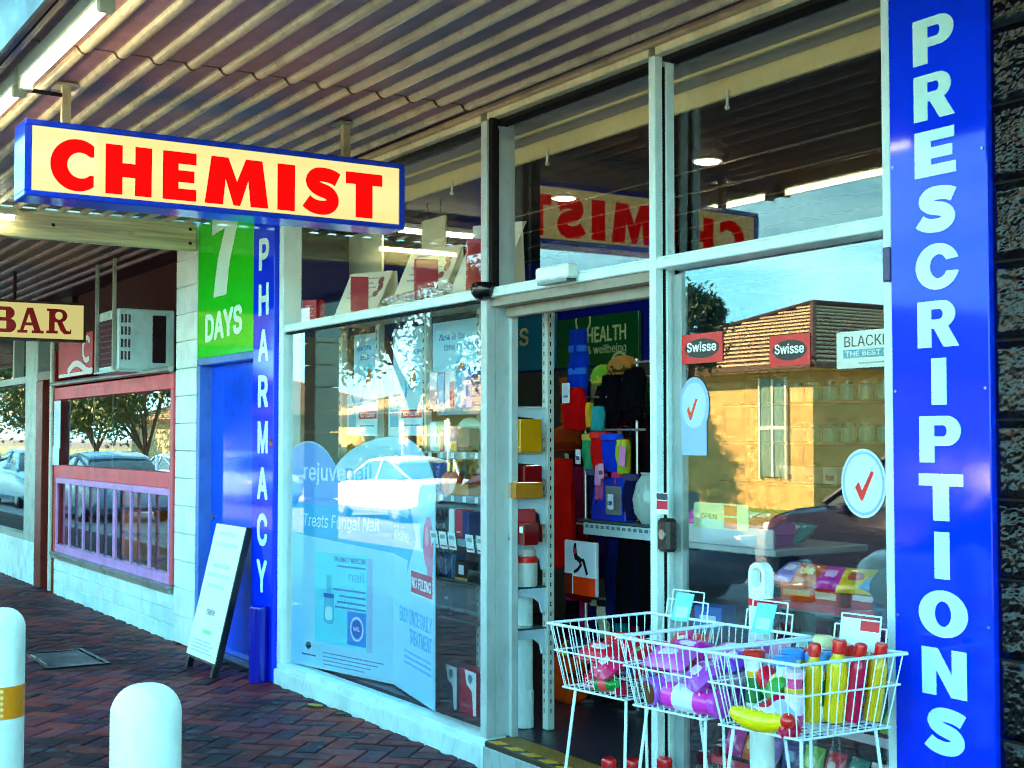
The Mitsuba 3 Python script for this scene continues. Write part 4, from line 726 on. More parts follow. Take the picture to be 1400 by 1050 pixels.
# goods at the doorway end of the shelving
carton('end_carton', 'mustard yellow box on the doorway end shelf under the green and blue banner', (-5.33, .16, Z2), .13, .12, .155, 'c88a10', ((0, .1, 0, 1, 'f0d890'), (.0, 1, .15, .2, 'e8d080')))
carton('end_carton', 'brown wooden gift box lying on the doorway end shelf', (-5.40, .12, Z3), .22, .15, .075, 'b87420', cat='box')
carton('end_carton', 'crimson wrapped box on top of the brown gift box', (-5.40, .18, Z3 + .076), .20, .10, .075, '7c1018')
carton('end_carton', 'tan box tilted on the crimson one at the doorway end', (-5.40, .14, Z3 + .08), .10, .04, .075, 'b86c20', tip=(12, (0, 1, 0)))
carton('end_carton', 'red carton with a white label on the doorway end shelf', (-5.345, .16, Z4), .12, .10, .16, 'a80c18', ((.15, .78, .5, .92, 'e8f0ec'), (.3, .6, .66, .72, '405050')))
carton('end_carton', 'small dark red carton beside the white-labelled red one', (-5.20, .15, Z4), .045, .08, .10, '780810', ((.2, .85, .55, .85, 'dce4e0'),))
t = thing('storage_jar', 'white jar with a bright red lid on the doorway end shelf', 'jar')
part(t, 'body', lathe([(0, 0), (.05, 0), (.052, .01), (.052, .11), (0, .11)], (-5.275, .24, Z5 + .001), 20), 'gloss', 'c4ccc8', smooth=40); part(t, 'lid', lathe([(0, .11), (.054, .11), (.054, .135), (.046, .14), (0, .14)], (-5.275, .24, Z5 + .001), 20), 'gloss', 'e02818', smooth=40)
part(t, 'neck', lathe([(.046, .14), (.046, .17), (.03, .185), (0, .185)], (-5.275, .24, Z5 + .001), 20), 'gloss', 'b0b0ac', smooth=40)
t = carton('end_carton', 'brown flat box leaning over the white jar', (-5.36, .12, Z5 + .15), .16, .06, .03, '6c3c34', tip=(-28, (0, 1, 0)))
pp = solo('white_pipe', cyl((-5.365, .285, .122), (-5.365, .285, .775), .042, 24), 'satin', 'd8f4f4', 'thick white plastic pipe standing behind the doorway shelf brackets', 'pipe', smooth=40, dirt=1)
part(pp, 'collar', lathe([(.042, 0), (.046, .002), (.046, .17), (.042, .172)], (-5.365, .285, .1225), 24), 'satin', 'e0f8f8', smooth=40)
# ------------------------------------------------------------------ inside the doorway: banner, clothing racks
hb = thing('health_banner', 'dark green banner reading HEALTH & wellbeing under the blue wall', 'banner')
part(hb, 'board', box(-8.36, -7.36, 2.50, 2.53, 2.0, 2.36, 0.004), 'gloss', '0a5828'); part(hb, 'lettering', ext(word('HEALTH', -7.97, -7.50, 2.17, .105, 0.03), 0.002, (0, 2.50, 0)), 'satin', 'd0e8a8')
part(hb, 'lettering', ext(word('& wellbeing', -7.97, -7.50, 2.085, .06), 0.002, (0, 2.50, 0)), 'satin', 'c8e0b0')
for cx, cz, a0, a1 in ((-8.02, 2.33, 2.6, 6.6), (-7.58, 2.0, -0.4, 3.6)): part(hb, 'swirl', ext(LineString([(cx + .09 * math.cos(a), cz + .08 * math.sin(a)) for a in np.linspace(a0, a1, 16)]).buffer(.010).intersection(sbox(-8.36, 2.0, -7.36, 2.36)), 0.002, (0, 2.50, 0)), 'satin', 'c8e0a8')
tb2 = thing('teal_banner', 'teal banner with yellow letters ES seen past the doorway shelving', 'banner')
part(tb2, 'board', box(-9.4, -8.38, 2.49, 2.52, 2.0, 2.42, 0.004), 'gloss', '0880a8'); part(tb2, 'lettering', ext(word('ES', -9.0, -8.74, 2.20, .13, 0.03), 0.002, (0, 2.49, 0)), 'satin', 'e8e090'); part(tb2, 'lettering', ext(word('b', -8.98, -8.91, 2.10, .07), 0.002, (0, 2.49, 0)), 'satin', 'c0e8e0')
pw = solo('inner_partition', box(-9.4, -7.2, 2.54, 2.58, 0.121, 2.85), 'satin', '0c1c98', 'blue partition wall deep inside carrying the green and teal banners', 'wall', dirt=2)
part('inner_partition', 'pale_panel', box(-9.4, -7.2, 2.535, 2.5395, 0.13, 1.99), 'matte', '4a4a48')
part('inner_partition', 'hook', box(-7.84, -7.81, 2.52, 2.539, 2.44, 2.48), 'satin', 'd0d0d0')
rk = thing('clothing_rack', 'thin chrome rack stand inside the doorway holding hats, gloves and scarves', 'rack')
part(rk, 'pole', cyl((-5.80, .95, .122), (-5.80, .95, 1.95), .010, 10), 'metal', 'c0c0c0'); part(rk, 'pole', cyl((-5.42, 1.0, .122), (-5.42, 1.0, 1.88), .010, 10), 'metal', 'c0c0c0')
for x0, x1, z, y in ((-5.95, -5.55, 1.69, .93), (-5.62, -5.28, 1.86, .98), (-5.72, -5.25, 1.52, .92), (-5.85, -5.5, 1.03, .9)): part(rk, 'arm', cyl((x0, y, z), (x1, y, z), .006, 8), 'metal', 'd0d0d0')
part(rk, 'base', cyl((-5.80, .95, .122), (-5.80, .95, .14), .16, 20), 'metal', '404048'); part(rk, 'base', cyl((-5.42, 1.0, .1221), (-5.42, 1.0, .1401), .15, 20), 'metal', '404048')
def hang(name, lab, cat, x, y, z_top, w, h, c, kind='scarf', c2=None, d=0.05, seed=1):
    """A soft hanging thing: a folded sheet with sag and creases; gloves get fingers, hats a dome."""
    t = thing(name, lab, cat); N, M = 14, 22
    if kind == 'hat':
        m = trimesh.creation.icosphere(3, 1.0); v = m.vertices * [w / 2, d, h / 2]; v[:, 2] = np.where(v[:, 2] < -h * .3, -h * .3 + (v[:, 2] + h * .3) * .3, v[:, 2])
        v += (meshkit.fbm(v * 40, 3, seed)[:, None] - .5) * .02; m.vertices = v + [x, y, z_top - h / 2]; part(t, 'crown', m, 'cloth', c, smooth=True, dirt=3)
        part(t, 'cuff', lathe([(w * .46, 0), (w * .5, .01), (w * .5, .035), (w * .46, .045)], (x, y, z_top - h * .75), 18, 1, 2 * d / w), 'cloth', c2 or c, smooth=40); return t
    prof = {'scarf': lambda v: 1 - .12 * np.sin(v * 2.5), 'glove': lambda v: .62 + .38 * np.minimum(1, v * 2.2), 'sock': lambda v: 1 - .15 * v, 'coat': lambda v: .72 + .28 * np.minimum(1, v * 3), 'trouser': lambda v: .9 + .12 * v}[kind]
    u, v = np.meshgrid(np.linspace(0, 2 * np.pi, 2 * N, endpoint=False), np.linspace(0, 1, M)); wv = prof(v) * w / 2
    X = wv * np.cos(u); Y = d * np.sin(u) * (0.6 + .4 * np.sin(v * 3)); Zz = z_top - v * h
    q = np.stack([X * 14 + seed * 3, Y * 8, Zz * 5], -1); cr = (meshkit.fbm(q, 3, seed) - .5) * .05 + .010 * np.cos(u * 5 + v * 4 + seed)
    P = np.stack([x + X + cr * .3, y + Y + cr, Zz + (meshkit.noise(q * .6, seed) - .5) * .03 * v], -1).reshape(-1, 3); n = 2 * N; f = []
    for i in range(M - 1):
        a = i * n + np.arange(n); b = i * n + (np.arange(n) + 1) % n; f += [np.c_[a, b + n, b], np.c_[a, a + n, b + n]]
    P = np.vstack([P, [[x, y, z_top + .005], [x, y, z_top - h]]]); a = np.arange(n); b = (a + 1) % n
    f += [np.c_[np.full(n, n * M), a, b], np.c_[np.full(n, n * M + 1), (M - 1) * n + b, (M - 1) * n + a]]
    part(t, {'scarf': 'cloth', 'glove': 'palm', 'sock': 'leg', 'coat': 'cloth', 'trouser': 'cloth'}[kind], trimesh.Trimesh(P, np.vstack(f), process=False), 'cloth', c, smooth=True, dirt=4)
    if kind == 'glove':
        for k in range(4): part(t, 'finger', lathe([(0, 0), (w * .085, -.004), (w * .11, -.02), (w * .11, -.05 - .012 * (k in (1, 2))), (w * .06, -.066 - .012 * (k in (1, 2))), (0, -.07 - .012 * (k in (1, 2)))][::-1], (x - w * .36 + k * w * .24, y, z_top - h + .015), 10), 'cloth', c, smooth=True, dirt=3)
    if kind in ('sock',) : part(t, 'cuff', lathe([(w * .48, 0), (w * .54, -.004), (w * .54, -.03), (w * .48, -.034)][::-1], (x, y, z_top), 14, 1, .8), 'cloth', c2 or c, smooth=40)
    if c2 and kind in ('scarf', 'coat'):
        for k in range(2): part(t, 'band', lathe([(w * .47, 0), (w * .50, -.004), (w * .50, -.03), (w * .47, -.034)][::-1], (x, y, z_top - h * (.25 + .35 * k)), 16, 1, 2.1 * d / w), 'cloth', c2, smooth=40)
    return t
hang('scarf', 'bright blue long scarf with a paler band hanging highest in the doorway', 'scarf', -5.80, .90, 2.05, .15, .34, '0838c0', 'scarf', '3070e0', .03, 2)
g = hang('mitten', 'red mitten pair with a white price tag hanging in the doorway', 'mitten', -5.77, .86, 1.74, .175, .22, 'd00c10', 'coat', None, .035, 3)
part(g, 'tag', box(-5.815, -5.745, .81, .812, 1.66, 1.765), 'satin', 'e0e4f4'); part(g, 'tag_print', box(-5.80, -5.76, .8085, .8095, 1.69, 1.70), 'satin', '6878a8')
for k, (x, y, d) in enumerate(((-5.60, .95, 'leftmost'), (-5.51, .93, 'second from the left'), (-5.42, .95, 'second from the right'), (-5.335, .93, 'rightmost'))):
    hang('black_glove', 'black glove, %s of the row of four under the green banner' % d, 'glove', x, y, 1.80 + .01 * k, .095, .20, '0a0a12', 'glove', None, .025, 4 + k)
hang('hat', 'shaggy rust brown woollen hat on the rack in the doorway', 'hat', -5.87, .88, 1.55, .21, .17, '8c3010', 'hat', '6c2008', .09, 9)
hang('hat', 'leopard patterned tan hat above the black gloves', 'hat', -5.50, .97, 1.90, .18, .12, '9c6c38', 'hat', '4c3018', .07, 10)
hang('hat', 'green and yellow knitted hat beside the blue scarf', 'hat', -5.66, .96, 1.86, .13, .13, '6c9c30', 'hat', 'c0a840', .06, 11)
hang('hat', 'dull pink knitted hat left of the leopard one', 'hat', -5.58, 1.02, 1.90, .13, .13, 'a85058', 'hat', '8c3844', .06, 12)
for x, w, zt, h, c, c2, d in ((-5.665, .085, 1.50, .19, '30a070', 'c8b050', 'green sock pair with mustard cuffs, leftmost of the bright socks in the doorway'), (-5.575, .115, 1.51, .20, 'd81818', 'e83830', 'red sock pair in the middle of the bright socks in the doorway'), (-5.47, .125, 1.50, .19, '1438d0', '2850e8', 'bright blue sock pair in the bright row in the doorway'), (-5.385, .06, 1.47, .17, 'a8b830', 'c8d040', 'lime green sock pair at the right of the bright row')):
    hang('sock', d, 'sock', x, .88, zt, w, h, c, 'sock', c2, .035, 20)
for k, (x, y0, z, c, d) in enumerate(((-5.345, .83, 1.44, 'd880c0', 'pink card tag hanging at the right of the bright socks'), (-5.55, .83, 1.34, 'e090c8', 'pink card tag below the red socks'), (-5.83, .83, 1.36, 'e070b0', 'pink wrapped tag under the rust brown hat'))):
    solo('card_tag', rot(box(x, x + .05, y0, y0 + .002, z - .10, z), 6, (0, 1, 0)), 'satin', c, d, 'tag')
hang('sock', 'dark speckled long sock pair below the bright row', 'sock', -5.63, .90, 1.32, .12, .24, '1c1c3c', 'sock', '505078', .035, 22)
hang('sock', 'dark navy speckled socks at the right below the lime pair', 'sock', -5.34, .90, 1.30, .09, .22, '181840', 'sock', '404070', .03, 23)
hang('scarf', 'pink fleecy scarf end between the dark socks', 'scarf', -5.56, .88, 1.30, .07, .13, 'c85890', 'scarf', None, .025, 24)
hang('coat', 'long red dressing gown hanging at the left of the doorway', 'gown', -5.80, .78, 1.37, .24, .56, 'd01408', 'coat', None, .06, 25)
hang('coat', 'dark red garment hanging lower behind the red gown', 'garment', -5.86, .95, 1.02, .20, .40, '780c18', 'coat', None, .05, 26)
hang('scarf', 'orange and black patterned scarf at the left edge of the doorway goods', 'scarf', -5.97, .95, 1.80, .10, .40, '8c4418', 'scarf', '241014', .03, 27)
hang('scarf', 'dark speckled scarf hanging behind the orange patterned one', 'scarf', -6.02, 1.05, 1.76, .15, .55, '181420', 'scarf', None, .04, 28)
for k, (x, c, d) in enumerate(((-5.52, '101848', 'navy leggings on a hanger, left of the dark row beneath the doorway shelf'), (-5.43, '0a0a12', 'black leggings on a hanger, second of the dark row'), (-5.34, '0c0a18', 'black leggings with a pink lining tag, third of the dark row'), (-5.25, '08080e', 'black leggings at the right end of the dark row'))):
    g = hang('leggings', d, 'leggings', x, .95, .97, .12, .42, c, 'trouser', None, .05, 30 + k)
    part(g, 'hanger', tube([(x - .05, .94, .975), (x, .94, 1.0), (x + .05, .94, .975)], .004, 6), 'gloss', '080808'); part(g, 'hook', tube([(x, .94, 1.0), (x, .94, 1.03), (x + .015, .94, 1.045), (x + .025, .94, 1.03)], .003, 6), 'metal', '909098')
ds2 = thing('doorway_shelf', 'grey shelf with a serrated white front rail above the dark leggings', 'shelf')
part(ds2, 'board', box(-5.75, -5.0, .86, 1.3, 1.045, 1.06, .003), 'satin', '3c4c50'); part(ds2, 'front_rail', box(-5.68, -5.0, .850, .859, .985, 1.044, .002), 'satin', 'b4c8d0')
for k in range(14): part(ds2, 'tooth', box(-5.66 + k * .045, -5.635 + k * .045, .8475, .8499, 1.02, 1.036), 'satin', '607880')
sp = carton('slipper_pack', 'royal blue slipper pack with grey slippers on the doorway shelf', (-5.64, .87, 1.061), .29, .06, .22, '1434b0', ((.45, .9, .15, .8, '787878'),), cat='pack')
solo('vase', lathe([(0, 0), (.05, 0), (.085, .05), (.095, .12), (.075, .2), (.05, .235), (.055, .25), (0, .25)], (-5.20, .92, 1.061), 24), 'gloss', '9cb0ac', 'pale grey glossy vase at the right end of the doorway shelf', 'vase', smooth=40)
hp = thing('hosiery_pack', 'hosiery pack with a black leg picture and an orange base hanging in the doorway', 'pack')
part(hp, 'sleeve', box(-5.635, -5.365, .70, .722, .70, .965, .004), 'gloss', 'd4dce8'); part(hp, 'base_band', box(-5.555, -5.365, .6985, .6998, .70, .79), 'gloss', 'f03808'); part(hp, 'side_band', box(-5.633, -5.565, .6985, .6998, .70, .80), 'gloss', '7c2418')
fig = unary_union([LineString([(-5.540, .925), (-5.530, .885), (-5.500, .875)]).buffer(.014), LineString([(-5.500, .875), (-5.465, .872), (-5.450, .84), (-5.437, .812)]).buffer(.009), LineString([(-5.505, .872), (-5.485, .85), (-5.520, .82), (-5.540, .812)]).buffer(.008), ell(-5.537, .943, .011, .012)])
part(hp, 'picture', ext(fig, .001, (0, .6985, 0)), 'satin', '101018'); part(hp, 'picture', ext(ell(-5.538, .915, .013, .016), .001, (0, .6968, 0)), 'satin', 'c03040')
for k, (x, y, z, c, d) in enumerate(((-5.75, .8, .33, 'c84010', 'orange folded cloth on the floor of the doorway display'), (-5.65, .82, .42, '2c4468', 'blue folded cloth above the orange one'), (-5.90, .85, .40, '58182c', 'plum folded cloth at the left of the floor display'), (-5.45, .85, .35, '28141c', 'dark brown folded cloth at the right of the floor display'))):
    solo('folded_cloth', box(x - .09, x + .09, y - .06, y + .08, z - .06 if k else .122, z + .03, .028), 'cloth', c, d, 'cloth', smooth=40)
part('clothing_rack', 'low_tray', box(-6.0, -5.35, .74, .98, .27, .285, .003), 'metal', '303038')
for k, (x, c, d) in enumerate(((-4.95, '3c1c28', 'dark plum bag stack deep inside the doorway'), (-4.75, '14283c', 'navy bag stack deep inside the doorway, right of the plum one'))): pass
# ------------------------------------------------------------------ behind the right pane
ct = thing('goods_counter', 'low sale counter with a pale top edge behind the right pane', 'counter')
part(ct, 'top', box(-4.68, -4.02, .62, 1.15, 1.0, 1.03, .004), 'satin', '98a8a8'); part(ct, 'front', box(-4.66, -4.04, .66, 1.12, .122, .999), 'matte', '141c26', dirt=3)
part(ct, 'edge_rail', box(-4.68, -4.02, .61, .619, 1.03, 1.11, .002), 'satin', 'b0bcc0')
ct2 = thing('goods_counter', 'second lower counter of bargain goods nearer the right pane', 'counter')
part(ct2, 'top', box(-4.0, -3.05, .5, .95, .82, .845, .004), 'satin', '6c7c80'); part(ct2, 'front', box(-3.98, -3.07, .72, .93, .122, .819), 'matte', '10161e', dirt=3); part(ct2, 'edge_rail', box(-4.0, -3.05, .49, .499, .83, .86, .002), 'satin', 'c02838')
def pack(name, lab, x, y, z, w, d, h, c, prints=(), cat='pack', ang=0): return carton(name, lab, (x, y, z), w, d, h, c, prints, cat, ang)
pack('pink_pack', 'magenta flat pack lying on the sale counter behind the right pane', -4.30, .68, 1.031, .20, .12, .05, 'a84090', ((.1, .9, .2, .5, 'e0a0d0'),), 'pack', 6)
pack('pink_pack', 'second magenta pack stacked on the first behind the right pane', -4.27, .70, 1.082, .18, .11, .05, 'b85098', ((.1, .9, .2, .5, 'e8b0d8'),), 'pack', -5)
pack('white_pack', 'white and green soft pack on the left of the sale counter', -4.66, .68, 1.031, .20, .12, .06, 'c8d4d4', ((.1, .5, .2, .8, '58a848'),), 'pack', 10)
pack('white_pack', 'white and lilac soft pack on the sale counter, right of the green one', -4.46, .68, 1.031, .17, .12, .07, 'd0d4e0', ((.2, .8, .2, .7, '8878b8'),), 'pack', -8)
pack('orange_box', 'orange box on the lower counter, left one', -3.93, .56, .846, .16, .12, .075, 'd85010', ((.1, .9, .3, .6, 'e8a060'),), 'box', 8)
pack('orange_box', 'orange red box on the lower counter, right of the orange one', -3.75, .56, .846, .15, .12, .085, 'd03010', ((.1, .9, .3, .6, 'f0c0a0'),), 'box', -6)
pack('orange_box', 'tan orange box stacked on the two orange ones', -3.84, .57, .932, .15, .10, .05, 'c87028', (), 'box', 3)
pack('red_carton', 'crimson carton at the right end of the lower counter', -3.56, .56, .846, .12, .10, .07, 'b82030', ((.1, .9, .5, .8, 'e0d0d0'),), 'box', 4)
pack('blue_pack', 'bright blue crinkled pack on the floor stand left of the lower counter', -4.32, .45, .70, .14, .10, .09, '2060c0', ((.2, .8, .3, .6, 'c8e0f0'),), 'pack', 12)
fsn = thing('floor_stand', 'dark floor stand carrying small packs behind the right pane', 'stand'); part(fsn, 'tray', box(-4.45, -4.02, .40, .60, .68, .699, .004), 'satin', '283038'); part(fsn, 'column', box(-4.28, -4.18, .46, .54, .122, .679), 'satin', '181c20')
pack('red_ball_pack', 'round red tin on the floor stand behind the door post', -4.44, .46, .70, .06, .06, .06, 'c02030', (), 'tin')
for k, (x, z, s, c, d) in enumerate(((-3.08, .98, .13, '20484c', 'dark green patterned cushion on the stand at the right of the pane'), (-3.17, .90, .11, '283c60', 'navy patterned cushion below the green one at the right of the pane'))):
    m = trimesh.creation.icosphere(3, 1.0); v = m.vertices * [s, .05, s * .62]; v += (meshkit.fbm(v * 22 + k, 3, 40 + k)[:, None] - .5) * .03; m.vertices = v + [x, .30 + .08 * k, z]
    solo('cushion', m, 'cloth', c, d, 'cushion', smooth=True, dirt=8)
cst = thing('cushion_stand', 'black stand carrying cushions at the right of the pane', 'stand'); part(cst, 'pole', cyl((-3.12, .42, .122), (-3.12, .42, 1.6), .014), 'metal', '202428'); part(cst, 'arm', box(-3.26, -2.95, .22, .44, .80, .815), 'metal', '202428'); part(cst, 'base', cyl((-3.12, .42, .122), (-3.12, .42, .14), .12, 20), 'metal', '202428')
ts = thing('tag_strip', 'strip of pale blue tags hanging at the right edge of the right pane', 'tag strip')
for k in range(6): part(ts, 'tag', box(-2.965, -2.895, .10, .103, 1.02 + k * .055, 1.07 + k * .055, .001), 'satin', ('50b8e8', '80d0f0', '3ca0d8')[k % 3])
ORD = ['first', 'second', 'third', 'fourth', 'fifth', 'sixth', 'seventh', 'eighth', 'ninth', 'tenth', 'eleventh', 'twelfth']
# back shelves with jars
bk = thing('jar_shelving', 'dark red wall shelving with rows of teal jars deep behind the right pane', 'shelving')
part(bk, 'back_board', box(-7.3, -4.8, 3.42, 3.45, .122, 2.3), 'matte', '381018')
for z in (.9, 1.18, 1.45, 1.72): part(bk, 'shelf', box(-7.3, -4.8, 3.16, 3.42, z - .02, z, .003), 'satin', '501820')
for z, n in ((1.45, 11), (1.72, 11)):
    for k in range(n):
        x = -6.75 + k * .155; j = thing('teal_jar', 'teal jar with a dark lid, %s from the left on the %s dark red shelf' % (ORD[k], 'top' if z > 1.6 else 'second'), 'jar', 'teal jars on the dark red shelving')
        part(j, 'body', lathe([(0, 0), (.045, 0), (.05, .01), (.05, .09), (.04, .10), (0, .10)], (x, 3.24, z + .001), 14), 'gloss', '2c8c84', smooth=40); part(j, 'lid', lathe([(0, .10), (.042, .10), (.042, .125), (0, .125)], (x, 3.24, z + .001), 14), 'gloss', '201418', smooth=40)
for k in range(9): pack('teal_carton', 'pale carton, %s from the left on the third dark red shelf' % ORD[k], -6.7 + k * .19, 3.2, 1.181, .12, .1, .11, ('c0c8c8', '98a8b0')[k % 2], ((.2, .8, .2, .5, '702030'),), 'carton'); labels[[q for q in labels if q.startswith('teal_carton')][-1]]['group'] = 'white cartons on the dark red shelving'
# ------------------------------------------------------------------ crowded small goods
ORD = ['first', 'second', 'third', 'fourth', 'fifth', 'sixth', 'seventh', 'eighth', 'ninth', 'tenth', 'eleventh', 'twelfth']
def sachet(name, lab, x, y, z, w, d, h, c, c2, ang=0, cat='packet', lean=0):
    """A soft plastic packet: a pillow with crimped ends and a printed patch."""
    t = thing(name, lab, cat); n = 9
    u, v = np.meshgrid(np.linspace(-1, 1, n), np.linspace(-1, 1, n), indexing='ij'); th = (1 - u ** 4) ** .6 * (1 - np.abs(v) ** 3) ** .7
    cr = (meshkit.fbm(np.stack([u * 3 + x * 9, v * 3 + y * 9, u * 0 + z], -1), 3, 5) - .5) * .35
    def sheet(sg, s=1.0, lift=0.0):
        P = np.stack([u * w / 2 * s, v * d / 2 * s, sg * h / 2 * th * (1 + cr) + lift], -1).reshape(-1, 3); a = (np.arange(n - 1)[:, None] * n + np.arange(n - 1)).ravel()
        f = np.vstack([np.c_[a, a + n, a + n + 1], np.c_[a, a + n + 1, a + 1]]); return trimesh.Trimesh(P, f if sg > 0 else f[:, ::-1], process=False)
    def place_(m):
        m = rot(m, lean, (1, 0, 0), (0, 0, 0)); m = rot(m, ang, (0, 0, 1), (0, 0, 0)); return mv(m, (x, y, z + h / 2))
    part(t, 'pouch', place_(trimesh.util.concatenate([sheet(1), sheet(-1)])), 'gloss', c, smooth=50)
    m = sheet(1); m.vertices = m.vertices * [.62, .55, 1.0] + [0, 0, .0015 + h * .03]; part(t, 'print', place_(m), 'gloss', c2, smooth=50); return t
CC = [('magenta', 'd030a0', 'f0b0dc'), ('white', 'd8e0e4', '4090c0'), ('lime green', '78b830', 'e0e8a0'), ('orange', 'e86018', 'f0d080'), ('sky blue', '3898e0', 'd0e8f0'), ('crimson', 'c81830', 'f0c8c0'), ('lilac', 'a080d0', 'e4d8f4'), ('yellow', 'e0b818', 'd03818'), ('teal', '108880', 'b0e0d0'), ('navy', '183080', '90b0e0')]
k = 0
for row, (y, z, n, x0, x1, where) in enumerate(((.70, 1.034, 6, -4.62, -4.10, 'front row of the sale counter'), (.86, 1.034, 6, -4.62, -4.10, 'back row of the sale counter'), (.60, .848, 7, -3.96, -3.12, 'front row of the lower counter'), (.78, .848, 7, -3.96, -3.12, 'back row of the lower counter'))):
    for q in range(n):
        nm, c, c2 = CC[(k * 7 + row) % 10]; k += 1
        sachet('sachet', '%s packet, %s from the left in the %s' % (nm, ORD[q], where), x0 + (x1 - x0) * (q + .5) / n, y + rnd.uniform(-.02, .02), z + (.075 if row in (0, 2) else .02), .15, .12, .055, c, c2, rnd.uniform(-25, 25), lean=rnd.uniform(15, 50))
for q in range(9):
    nm, c, c2 = CC[(q * 3 + 5) % 10]
    sachet('sachet', '%s packet %s from the left on the peg panel behind the right pane' % (nm, ORD[q]), -3.50 + q * .075, .98, 1.16 + .02 * (q % 2), .07, .14, .03, c, c2, 0, lean=90)
hp_ = thing('peg_panel', 'dark peg panel on the lower counter carrying hanging packets', 'panel'); part(hp_, 'board', box(-3.6, -2.88, 1.01, 1.03, .85, 1.42, .004), 'matte', '181c24')
for q in range(9): part(hp_, 'peg', cyl((-3.50 + q * .075, .96, 1.245 + .02 * (q % 2)), (-3.50 + q * .075, 1.01, 1.245 + .02 * (q % 2)), .003, 6), 'metal', 'c0c0c0')
# heaped goods in the baskets
for q, (x, y, z, a, l, c, c2, d) in enumerate(((-3.66, -.50, .735, 12, 20, 'e01838', 'f0d0d8', 'red soft packet on top of the cartons, front of the doorway-side basket'), (-3.58, -.53, .705, -20, 35, 'd8205c', 'f4e0e8', 'rose packet leaning at the front right of the doorway-side basket'), (-3.70, -.24, .715, 30, 15, 'e83058', 'f8e8f0', 'rose red packet at the back left of the doorway-side basket'), (-3.56, -.24, .70, -10, 30, 'e02048', '30a050', 'red and green packet at the back right of the doorway-side basket'), (-3.64, -.40, .755, 5, 10, 'c81838', 'e8e8f0', 'crimson packet heaped highest in the doorway-side basket'))):
    sachet('soft_pack', d, x, y, z, .17, .11, .055, c, c2, a, lean=l)
for q, (x, y, z, a, l, c, c2, d) in enumerate(((-3.36, -.45, .755, 20, 25, 'e860d0', 'f8e0f4', 'bright pink packet leaning over the purple bottle in the middle basket'), (-3.30, -.22, .735, -15, 30, 'c878e0', 'f0e0f8', 'mauve packet at the back of the middle basket'), (-3.22, -.30, .775, 10, 15, 'f078c8', 'ffffff', 'candy pink packet heaped highest in the middle basket'), (-3.15, -.50, .735, -25, 40, 'b048c0', 'e8d0f0', 'plum pink packet at the front right of the middle basket'))):
    sachet('soft_pack', d, x, y, z, .16, .11, .055, c, c2, a, lean=l)
for q, (x, y, z, a, l, c, c2, d) in enumerate(((-2.98, -.30, .70, 30, 20, '8cc8f0', 'e8f0f8', 'pale blue packet low at the left of the right basket'), (-2.90, -.46, .67, -10, 25, 'e8e8f0', 'c02838', 'white and red packet behind the lying yellow bottle'), (-2.93, -.15, .72, 15, 50, '2898d8', 'e0f0f8', 'blue packet standing at the back of the right basket'))):
    sachet('soft_pack', d, x, y, z, .13, .10, .05, c, c2, a, lean=l)
for q, (x, y, c, cc_, d) in enumerate(((-2.965, -.27, 'e8c820', 'e03020', 'yellow sunscreen bottle with a red cap behind the leftmost one'), (-2.84, -.42, 'e84890', 'f8d0e0', 'rose bottle with a pale cap in front of the yellow row'), (-2.885, -.24, 'e4f0ec', '50a8f0', 'sunscreen bottle with a light blue cap, farther back than the other blue-capped ones'))):
    bottle('sunscreen_bottle', d, (x, y, .66), (x + .003, y, .85 - .03 * (q == 1)), .026, c, cc_, lab_c='107a38' if q != 1 else 'f0e0e8', neck=.95, lab_c2='e0c030')
for q, (nm, x, y, z, a, l, c, c2, b) in enumerate((('scarlet', -3.74, -.35, .75, 40, 25, 'e83020', 'f8d0c0', 'doorway-side'), ('cherry red', -3.52, -.44, .745, -30, 20, 'c01030', '40a060', 'doorway-side'), ('coral', -3.60, -.18, .75, 15, 40, 'f05050', 'fff0f0', 'doorway-side'), ('fuchsia', -3.40, -.34, .77, 25, 20, 'e030b0', 'f8d8f0', 'middle'), ('violet', -3.13, -.38, .775, -20, 30, '8040c8', 'd8c8f4', 'middle'), ('blush pink', -3.25, -.14, .76, 12, 45, 'f8a0d0', 'c04890', 'middle'), ('cobalt', -3.0, -.20, .755, 35, 50, '2060d0', 'c8e0f8', 'right'), ('leaf green', -2.93, -.40, .74, -30, 40, '48a038', 'e8f0a0', 'right'), ('amber', -2.86, -.16, .76, 15, 60, 'e09018', 'f8e8b0', 'right'))):
    sachet('soft_pack', '%s packet heaped among the goods in the %s basket' % (nm, b), x, y, z, .14, .10, .05, c, c2, a, lean=l)
